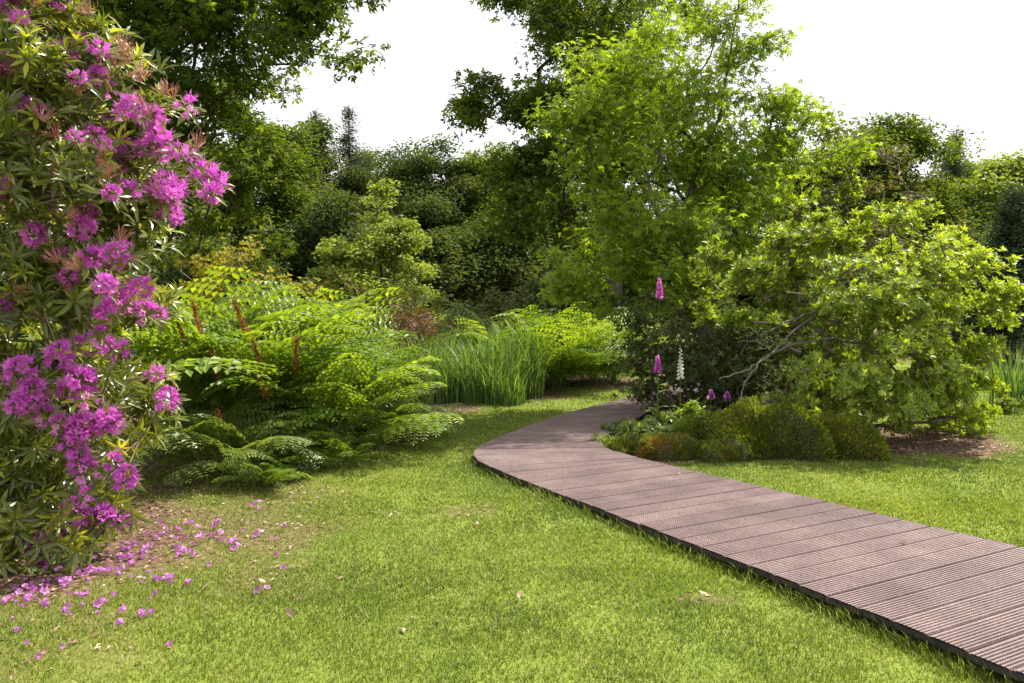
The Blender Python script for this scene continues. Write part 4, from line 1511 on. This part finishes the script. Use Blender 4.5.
# ---------------------------------------------------------------- fallen blossoms and leaves on the grass
def blossom_meshes():
    out = []
    for sd in range(4):
        rng = np.random.default_rng(900 + sd)
        k = (1, 2, 1, 3)[sd]
        O = rng.normal(0, .014, (k, 3)) * np.array([1, 1, 0]) + np.array([0, 0, .02])
        D = np.stack([rng.normal(0, 1, k), rng.normal(0, 1, k), rng.uniform(-.2, .5, k)], 1)
        out.append(mesh('fallen_blossom', *place(FT, O, norm(D), rng.normal(size=(k, 3)), .042, rng.uniform(.2, .9, k)), mats=[M['petal_dry']]))
    return out


def fallen():
    rng = np.random.default_rng(91)
    BM = blossom_meshes()
    spots = [(253, 510), (257, 514), (282, 532), (277, 562), (260, 598), (283, 578), (235, 553), (228, 555), (215, 528), (218, 545), (203, 572), (186, 590), (163, 585), (157, 580), (168, 590), (120, 553), (145, 567),
             (92, 610), (88, 617), (75, 617), (94, 622), (62, 614), (72, 605), (58, 545), (42, 611), (118, 637), (155, 657), (50, 658), (28, 675), (12, 659), (10, 640), (112, 622), (138, 625), (140, 607), (152, 600), (247, 602), (232, 548),
             (180, 560), (176, 553), (198, 546), (210, 540), (192, 538), (205, 533), (172, 535), (158, 528), (185, 543), (100, 580), (125, 575), (60, 590), (85, 588), (30, 600), (20, 588), (8, 602), (250, 540), (240, 535), (270, 545)]
    n0 = len(spots)
    for k in range(95):
        # scatter under and around the bush
        a = rng.uniform(-.9, .9)
        px = rng.uniform(0, 190)
        spots.append((px, 600 - px * .35 + abs(rng.normal(0, 28)) - 12))
    for i, (px, py) in enumerate(spots):
        x, y = gnd(px, py)
        o = obj('fallen_blossom', BM[int(rng.integers(0, 4))])
        o.location = (x, y, g0(x, y) + .012)
        o.rotation_euler = (rng.normal(0, .25), rng.normal(0, .25), rng.uniform(0, 6.28))
        s = rng.uniform(.6, 1.1) if i < n0 else rng.uniform(.4, .85)
        o.scale = (s, s, s * .8)
        if i < n0:
            tag(o, 'pink purple fallen blossom lying on the grass near the rhododendron', 'fallen blossom', 'fallen blossoms on the grass')
        else:
            tag(o, 'small magenta fallen blossom on the soil close under the rhododendron', 'fallen blossom', 'fallen blossoms under the bush')
    # dry leaves
    rng2 = np.random.default_rng(92)
    tv, tf = T_long(.5, .10, -.15)
    lm = mesh('fallen_leaf', tv * .06, tf, np.full(len(tv), .8), [M['litter']])
    LV = [((290, 628), 'pale tan leaf standing alone on the lawn left of centre', 1.0, .8), ((262, 592), 'tan leaf among the outer fallen blossoms', .9, .5), ((196, 600), 'whitish yellow leaf between two fallen blossoms', 1.0, .6),
          ((520, 607), 'curled brown leaf on the lawn towards the boardwalk', .8, .3), ((478, 532), 'thin brown leaf on the lawn in front of the boardwalk tip', .8, .1), ((712, 604), 'dry brown leaf below the boardwalk in long grass', .9, .2),
          ((500, 508), 'small tan leaf just left of the boardwalk edge', .7, .2), ((905, 546), 'brown leaf lying on the boardwalk', .7, .1), ((682, 476), 'tiny yellow leaf on the boardwalk near the inner edge', .5, .1)]
    for (px, py), lb, s, tl in LV:
        deck = px in (905, 682)
        x, y = gnd(px, py, DH if deck else 0)
        o = obj('fallen_leaf', lm)
        o.location = (x, y, (DH + .004) if deck else g0(x, y) + .025)
        o.rotation_euler = (tl, rng2.normal(0, .3), rng2.uniform(0, 6))
        o.scale = (s, s, s)
        tag(o, lb, 'fallen leaf', 'dry leaves on lawn and boardwalk')


fallen()
